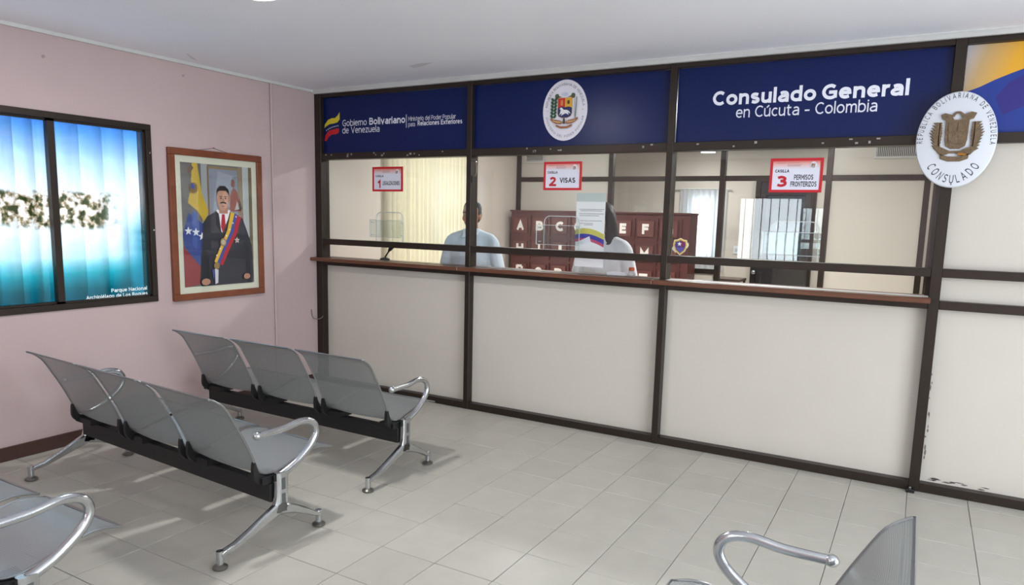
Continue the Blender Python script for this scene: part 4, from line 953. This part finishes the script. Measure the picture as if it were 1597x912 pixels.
# room behind the glass: door, switch, window with sheer curtain, small table
dr = thing('door_1', kind='structure', loc=(3.17, YE, 0))
dx0, dx1, dz1 = 2.755, 3.60, 2.30; yd = YE-.04
obj('door_frame', boxes([(dx0, dx0+.07, yd-.02, YE, 0, dz1), (dx1-.07, dx1, yd-.02, YE, 0, dz1), (dx0+.07, dx1-.07, yd-.02, YE, dz1-.07, dz1)]), M_ALU, dr)
M_DK = mat('dark_door', (44, 40, 42), .3)
obj('door_leaf', boxes([(dx0+.075, dx1-.075, yd, YE, .02, .98), (dx0+.075, dx0+.15, yd, YE, .98, 2.22), (dx1-.15, dx1-.075, yd, YE, .98, 2.22), (dx0+.15, dx1-.15, yd, YE, 2.05, 2.22)]), M_DK, dr)
obj('door_panel', boxes([(dx0+.17, dx1-.17, yd-.006, yd, .25, .70)]), M_PANEL, dr)
obj('door_glass', boxes([(dx0+.15, dx1-.15, yd+.01, yd+.016, .98, 2.05)]), M_GLASS, dr); obj('door_backing', boxes([(dx0+.15, dx1-.15, YE-.006, YE-.001, .98, 2.05)]), flat((70, 74, 84)), dr)
bm = NB(); ellipsoid(bm, (dx0+.06, yd-.06, .905), (.036, .036, .036), 14, 10); tube(bm, [(dx0+.06, yd-.06, .905), (dx0+.06, yd-.01, .905)], .012, 10); obj('door_knob', bm, M_CHROME, dr, smooth=True)
sw = thing('light_switch', 'small white light switch on the beige wall beside the back door', 'switch', (2.517, YE, 1.17)); obj('plate', boxes([(2.475, 2.56, YE-.010, YE, 1.16, 1.285)]), M_WHITE, sw, bevel=.003); obj('toggle', boxes([(2.505, 2.53, YE-.016, YE-.010, 1.20, 1.245)]), M_TRIM, sw)
y3 = YE; w3 = thing('window_3', kind='structure', loc=(WIN3[0], YE, WIN3[2]))
obj('window_frame', boxes([(WIN3[0], WIN3[1], YE+.04, YE+.1, WIN3[2], WIN3[2]+.03), (WIN3[0], WIN3[1], YE+.04, YE+.1, WIN3[3]-.03, WIN3[3]), (WIN3[0], WIN3[0]+.03, YE+.04, YE+.1, WIN3[2], WIN3[3]), (WIN3[1]-.03, WIN3[1], YE+.04, YE+.1, WIN3[2], WIN3[3])]), M_ALU, w3)
obj('pane', boxes([(WIN3[0], WIN3[1], YE+.07, YE+.074, WIN3[2], WIN3[3])]), M_GLASS, w3)
sc_ = thing('sheer_curtain', 'sheer pale curtain over the bright window in the back room', 'curtain', (2.0, YE-.04, .9))
bm = NB(); R = []
for i in range(61):
    x = 1.62+.72*i/60; yy_ = YE-.05+.016*math.sin(i*.9); R.append((bm.verts.new((x, yy_, .9)), bm.verts.new((x, yy_, 2.12))))
for a, b in zip(R, R[1:]): bm.faces.new((a[0], b[0], b[1], a[1]))
obj('curtain_cloth', bm, cloth_translucent('sheer', (236, 240, 246), .7), sc_, smooth=True)
bm = NB(); tube(bm, [(1.55, YE-.05, 2.13), (2.4, YE-.05, 2.13)], .012, 8); obj('curtain_rod', bm, M_TRIM, sc_)
tb = thing('side_table', 'small dark table in the back room beside the glass wall', 'table', (2.58, 5.5, 0))
obj('table_top', boxes([(2.36, 2.78, 5.3, 5.75, .80, .835)]), mat('dark_wood', (84, 66, 60), .4), tb)
for a in (2.38, 2.74):
    for b in (5.32, 5.71): obj('leg', boxes([(a, a+.03, b, b+.03, 0, .80)]), M_BLACK, tb)

# ------------------------------------------------------------------ on the counter and on the glass
mp_ = thing('desk_microphone', 'black desk microphone on a stalk behind the first ticket window', 'microphone', (.70, .15, 1.21))
bm = NB(); lathe(bm, [(.045, 0), (.045, .012), (.03, .02), (.01, .024)], (.69, .15, 1.2105), 16); obj('base', bm, M_BLACKP, mp_, smooth=True)
bm = NB(); tube(bm, catmull([(.69, .15, 1.23), (.715, .15, 1.265), (.755, .15, 1.31), (.785, .15, 1.335)], 5), [.007]*16, 8); obj('stalk', bm, M_BLACKP, mp_, smooth=True)
bm = NB(); tube(bm, [(.735, .15, 1.292), (.75, .15, 1.31), (.80, .15, 1.352), (.81, .15, 1.36)], [.008, .017, .017, .009], 12); obj('capsule', bm, M_BLACKP, mp_, smooth=True)
bt = thing('bottle', 'small clear bottle with orange cap on the counter below the VISAS window', 'bottle', (3.087, .15, 1.21))
bm = NB(); lathe(bm, [(.030, 0), (.032, .005), (.030, .022), (.018, .036), (.017, .042)], (3.087, .15, 1.2105), 16); obj('body', bm, mat('clear_plastic', (206, 206, 208), .2), bt, smooth=True)
bm = NB(); lathe(bm, [(.020, .040), (.021, .042), (.021, .062), (.018, .066)], (3.087, .15, 1.2105), 16); obj('cap', bm, mat('orange_plastic', (224, 104, 62), .4), bt, smooth=True)
ps = thing('notice_poster', 'white notice poster with a yellow blue red wave taped behind the VISAS window', 'poster', (2.79, .095, 1.27))
yp_ = YBK+.004; px0, px1 = at(898, 350, 1, yp_).x, at(943, 350, 1, yp_).x; pz1 = at(920, 301, 1, yp_).z; pz0 = at(915, 416, 1, yp_).z
obj('sheet', boxes([(px0, px1, yp_, yp_+.0015, pz0, pz1)]), cloth_translucent('poster_paper', (246, 247, 250), .5), ps)
pr = Print(front(yp_)); pw, ph = px1-px0, pz1-pz0; X = lambda a: px0+a*pw; Z = lambda b: pz1-b*ph
pr.rect(X(0), X(1), Z(.115), Z(.0), (206, 218, 214))
for i, (a, b, z) in enumerate(((.10, .97, .215), (.15, .90, .235), (.10, .96, .275), (.12, .8, .30), (.15, .9, .37), (.15, .6, .405), (.3, .6, .425))): pr.rect(X(a), X(b), Z(z+.006), Z(z), (120, 118, 132))
def wave(f0, f1, c):
    n = 14; up_ = [(X(i/n), Z(f0+.035*math.sin(PI*(.1+i/n*.9))*-1+.05*(i/n)**2)) for i in range(n+1)]; dn = [(X(i/n), Z(f1+.035*math.sin(PI*(.1+i/n*.9))*-1+.05*(i/n)**2)) for i in range(n+1)]
    pr.poly(up_+dn[::-1], c)
wave(.50, .575, (222, 212, 96)); wave(.575, .635, (52, 54, 170)); wave(.635, .675, (206, 70, 110))
pr.poly([(X(0), Z(.68)), (X(.5), Z(.58)), (X(.56), Z(.66)), (X(.2), Z(.70))], (240, 238, 246))
pr.done('printed_lines', ps)
st = thing('shield_sticker', 'yellow and purple shield sticker at the lower left of the third window', 'sticker', (3.49, YP, 1.39))
pr = Print(front(YP-.0005)); c = at(1061, 384.5, 1, YP); s = .062; S_ = lambda pts, k=1.: [(c.x+a*s*k, c.z+b*s*k) for a, b in pts]
shd = [(-.75, .75), (-.35, .82), (0, 1.0), (.35, .82), (.75, .75), (.85, .2), (.6, -.5), (0, -1), (-.6, -.5), (-.85, .2)]
pr.poly(S_([(-1.0, -.3), (-.5, -.75), (-.4, -.2), (-.8, .1)]), (226, 222, 200)); pr.poly(S_([(1.0, .2), (.9, .5), (.6, .3), (.8, -.2)]), (226, 222, 200))
pr.poly(S_(shd), (232, 222, 190)); pr.poly(S_(shd, .9), (214, 184, 60)); pr.poly(S_(shd, .74), (74, 60, 130)); pr.poly(S_([(0, .72), (.5, .55), (.6, .1), (0, -.1)]), (120, 40, 90)); pr.poly(S_([(-.5, -.1), (.45, -.1), (.3, -.45), (0, -.65), (-.3, -.45)]), (96, 84, 170))
pr.star(c.x-.1*s, c.z+.3*s, .28*s, (236, 236, 240)); pr.done('shield_print', st)
tr = thing('paper_tray', 'flat white tray on the counter beside the bottle', 'tray', (3.05, .16, 1.21))
obj('tray_base', boxes([(2.90, 3.045, .12, .205, 1.2105, 1.217)]), M_WHITE, tr); obj('tray_lip', boxes([(2.90, 3.045, .12, .125, 1.217, 1.232)]), M_WHITE, tr); obj('tray_lip', boxes([(2.90, 3.045, .20, .205, 1.217, 1.232)]), M_WHITE, tr)
cb = thing('loose_cable', 'short loose grey cable at the corner of the pink wall', 'cable', (.02, -.05, .55))
bm = NB(); tube(bm, catmull([(.004, -.10, .72), (.010, -.09, .645), (.03, -.06, .625), (.06, -.04, .63), (.085, -.03, .655)], 5), .004, 6); obj('wire', bm, mat('grey_cable', (120, 110, 112), .6), cb, smooth=True)

# ------------------------------------------------------------------ clerks
def capsule(bm, p, q, r0_, r1_, seg=12):
    p, q = Vector(p), Vector(q); d = (q-p).normalized()
    tube(bm, [p-d*r0_*.9, p-d*r0_*.6, p, q, q+d*r1_*.6, q+d*r1_*.9], [r0_*.3, r0_*.8, r0_, r1_, r1_*.8, r1_*.3], seg)
def fuse(name, bm, m, parent, voxel=.009, smooth=5):
    me = bpy.data.meshes.new('t'); bmesh.ops.recalc_face_normals(bm, faces=list(bm.faces)); bm.to_mesh(me); bm.free()
    o = bpy.data.objects.new('t', me); COL.objects.link(o)
    r = o.modifiers.new('r', 'REMESH'); r.mode = 'VOXEL'; r.voxel_size = voxel
    s = o.modifiers.new('s', 'SMOOTH'); s.factor = .5; s.iterations = smooth
    dg = bpy.context.evaluated_depsgraph_get(); dg.update()
    nm = bpy.data.meshes.new_from_object(o.evaluated_get(dg)); bpy.data.objects.remove(o, do_unlink=True); bpy.data.meshes.remove(me)
    nm.materials.clear()
    for p in nm.polygons: p.use_smooth = True
    nm.name = name; return link(name, nm, m, parent)
def clerk(label, loc, rotz, skin, shirt, hair, long_hair=False, head_turn=0., head_down=0., s=1.):
    t = thing('person', label, 'person', loc, rotz); t.scale = (s, s, s)
    HT = Matrix.Translation((0, 0, 1.522)) @ Euler((head_down, 0, head_turn)).to_matrix().to_4x4() @ Matrix.Translation((0, 0, -1.55))
    def headpart(fn):
        b = NB(); fn(b); b.transform(HT); me = bpy.data.meshes.new('h'); b.to_mesh(me); b.free(); return me
    def add(bm, me): bm.from_mesh(me); bpy.data.meshes.remove(me)
    elbow = lambda x: (x*.262, .02, 1.115); wrist = lambda x: (x*.245, -.115, .90)
    def head(b):
        ellipsoid(b, (0, 0, 1.668), (.074, .094, .098)); ellipsoid(b, (0, -.022, 1.605), (.062, .070, .082)); ellipsoid(b, (0, -.052, 1.558), (.036, .034, .030))
        ellipsoid(b, (0, -.096, 1.622), (.013, .020, .030)); ellipsoid(b, (0, -.106, 1.607), (.017, .014, .011)); ellipsoid(b, (0, -.078, 1.661), (.055, .018, .012)); ellipsoid(b, (0, -.082, 1.578), (.024, .010, .010))
        for x in (-1, 1): ellipsoid(b, (x*.076, .008, 1.628), (.010, .021, .032)); ellipsoid(b, (x*.042, -.062, 1.612), (.024, .022, .026))
    bm = NB(); add(bm, headpart(head))
    capsule(bm, (0, .016, 1.43), (0, .004, 1.58), .056, .052); ellipsoid(bm, (0, .0, 1.26), (.165, .105, .20)); ellipsoid(bm, (0, 0, 1.03), (.150, .10, .2)); ellipsoid(bm, (0, .01, .92), (.16, .11, .12))
    capsule(bm, (-.15, .01, 1.385), (.15, .01, 1.385), .062, .062)
    for x in (-1, 1):
        capsule(bm, (x*.185, .01, 1.375), elbow(x), .052, .041); capsule(bm, elbow(x), wrist(x), .040, .028)
        w_ = Vector(wrist(x)); ellipsoid(bm, w_+Vector((0, -.035, -.045)), (.017, .034, .048), rot=Euler((.6, 0, 0)))
        for i, L_ in enumerate((.060, .070, .066, .052)):
            b0 = w_+Vector((0, -.075+.019*i, -.075-.008*i)); k1 = b0+Vector((-x*.004, -.012, -L_*.5)); k2 = k1+Vector((-x*.012, .006, -L_*.42)); capsule(bm, b0, k1, .0092, .0085, 8); capsule(bm, k1, k2, .0085, .0072, 8)
        b0 = w_+Vector((-x*.012, -.055, -.035)); k1 = b0+Vector((-x*.014, -.028, -.022)); capsule(bm, b0, k1, .011, .010, 8); capsule(bm, k1, k1+Vector((-x*.004, -.010, -.026)), .0098, .008, 8)
        capsule(bm, (x*.09, .01, .90), (x*.10, -.005, .50), .080, .055); capsule(bm, (x*.10, -.005, .50), (x*.10, .02, .09), .052, .036); capsule(bm, (x*.10, .03, .05), (x*.105, -.12, .035), .036, .030)
    fuse('body', bm, skin, t, .0065, 4)
    bm = NB(); ellipsoid(bm, (0, .0, 1.26), (.185, .124, .205)); ellipsoid(bm, (0, 0, 1.05), (.172, .122, .19)); ellipsoid(bm, (0, .01, .95), (.172, .122, .10)); capsule(bm, (-.155, .01, 1.378), (.155, .01, 1.378), .073, .073); capsule(bm, (0, .016, 1.38), (0, .010, 1.462), .085, .066)
    for x in (-1, 1): capsule(bm, (x*.04, .016, 1.438), (x*.17, .012, 1.392), .062, .064)
    for x in (-1, 1): capsule(bm, (x*.185, .01, 1.372), elbow(x), .067, .056); capsule(bm, elbow(x), (x*.247, -.098, .93), .055, .040)
    sh = fuse('shirt', bm, shirt, t, .009, 6)
    bm = NB()
    for x in (-1, 1):
        A = [(x*.006, -.082, 1.425), (x*.052, -.062, 1.478), (x*.066, -.010, 1.500), (x*.086, -.020, 1.462), (x*.060, -.088, 1.412)]
        V = [bm.verts.new(p) for p in A]; V2 = [bm.verts.new(Vector(p)+Vector((0, -.005, .001))) for p in A]; f = bm.faces.new(V); f = bm.faces.new(V2[::-1])
        for i in range(5): bm.faces.new((V[i], V[(i+1) % 5], V2[(i+1) % 5], V2[i]))
    obj('collar', bm, shirt, sh, world=False)
    bm = boxes([(-.012, .012, -.128, -.118, 1.0, 1.40)])
    for i in range(1): pass
    bm.free()
    bm = NB()
    for i in range(5): ellipsoid(bm, (0, -.124+.018*max(0, i-3), 1.06+i*.075), (.005, .004, .005), 8, 6)
    obj('buttons', bm, M_WHITE, sh, smooth=True, world=False)
    bm = NB(); ellipsoid(bm, (0, .01, .92), (.176, .126, .10))
    for x in (-1, 1): capsule(bm, (x*.09, .01, .88), (x*.10, -.002, .50), .092, .072); capsule(bm, (x*.10, -.002, .50), (x*.10, .02, .10), .070, .058)
    fuse('trousers', bm, mat('dark_trousers', (46, 48, 60), .8), t, .010, 5)
    for x in (-1, 1):
        bm = NB(); capsule(bm, (x*.10, .035, .050), (x*.106, -.13, .042), .048, .040); bm.transform(Matrix.Scale(1, 4)); o = fuse('shoe', bm, M_BLACKP, t, .009, 3)
        for v in o.data.vertices: v.co.z = max(v.co.z, .001)
    def hair_fn(b):
        ellipsoid(b, (0, .020, 1.690), (.081, .090, .090)); ellipsoid(b, (0, .048, 1.645), (.077, .062, .085))
        for x in (-1, 1): ellipsoid(b, (x*.066, .012, 1.665), (.016, .045, .040))
        if long_hair:
            ellipsoid(b, (0, .060, 1.54), (.088, .050, .17)); ellipsoid(b, (0, -.015, 1.712), (.074, .078, .058))
            for x in (-1, 1): ellipsoid(b, (x*.078, .02, 1.57), (.024, .055, .15)); ellipsoid(b, (x*.080, -.01, 1.48), (.026, .045, .10))
    bm = NB(); add(bm, headpart(hair_fn)); fuse('hair', bm, hair, t, .008, 3)
    def eyes(b):
        for x in (-1, 1): ellipsoid(b, (x*.031, -.087, 1.641), (.013, .008, .007), 10, 6)
    def iris(b):
        for x in (-1, 1): ellipsoid(b, (x*.031, -.0945, 1.641), (.0055, .0025, .006), 8, 6)
    def brow(b):
        for x in (-1, 1): tube(b, [(x*.012, -.0975, 1.662), (x*.032, -.096, 1.668), (x*.054, -.083, 1.660)], [.004, .005, .003], 6)
    def mouth(b): tube(b, [(-.024, -.0845, 1.577), (-.008, -.093, 1.579), (.008, -.093, 1.579), (.024, -.0845, 1.577)], [.003, .0055, .0055, .003], 6)
    for nm, fn, m_ in (('eyes', eyes, flat((226, 222, 218))), ('irises', iris, flat((40, 28, 22))), ('eyebrows', brow, hair), ('lips', mouth, mat('lips', (138, 82, 74), .5))):
        bm = NB(); add(bm, headpart(fn)); obj(nm, bm, m_, t, smooth=True, world=False)
    return t
SKIN1 = mat('skin_tan', (176, 126, 102), .55, var=.05, vscale=10); SKIN2 = mat('skin_light', (186, 140, 116), .55, var=.05, vscale=10); HAIR = mat('dark_hair', (34, 30, 32), .6, var=.3, vscale=40)
clerk('man in a light blue shirt standing behind the post of the first window', (1.475, .40, 0), math.radians(14), SKIN1, mat('light_blue_shirt', (218, 231, 242), .8, var=.05, vscale=5, bump=.25, bscale=14), HAIR, head_turn=math.radians(0), s=1.016)
clerk('clerk in a white shirt with long dark hair behind the VISAS window', (2.715, .48, 0), math.radians(-8), SKIN2, mat('white_shirt', (232, 234, 240), .8, var=.04, vscale=5, bump=.25, bscale=14), HAIR, long_hair=True, head_turn=math.radians(-25), head_down=math.radians(10), s=1.01)

# ------------------------------------------------------------------ behind the camera: entrance and rear window
d2 = thing('door_2', kind='structure', loc=(XR, ENT[0], 0))
a0, a1, z0, z1 = ENT
for ya, yb, za, zb in ((a0, a0+.05, 0, z1), (a1-.05, a1, 0, z1), (a0+.05, a1-.05, z1-.05, z1), (-3.98, -3.92, 0, z1-.05)): obj('door_frame', boxes([(XR+.02, XR+.1, ya, yb, za, zb)]), M_ALU, d2)
w4 = thing('window_4', kind='structure', loc=(RW[0], YR, RW[2])); x0, x1, z0, z1 = RW
obj('window_frame', boxes([(x0, x1, YR-.1, YR-.04, z0, z0+.04), (x0, x1, YR-.1, YR-.04, z1-.04, z1), (x0, x0+.04, YR-.1, YR-.04, z0+.04, z1-.04), (x1-.04, x1, YR-.1, YR-.04, z0+.04, z1-.04)]), M_ALU, w4)
for i in range(7): xx = x0+.04+(x1-x0-.08)*(i+.5)/7; bm = NB(); tube(bm, [(xx, YR-.12, z0), (xx, YR-.12, z1)], .008, 8); obj('bar', bm, M_BLACK, w4)
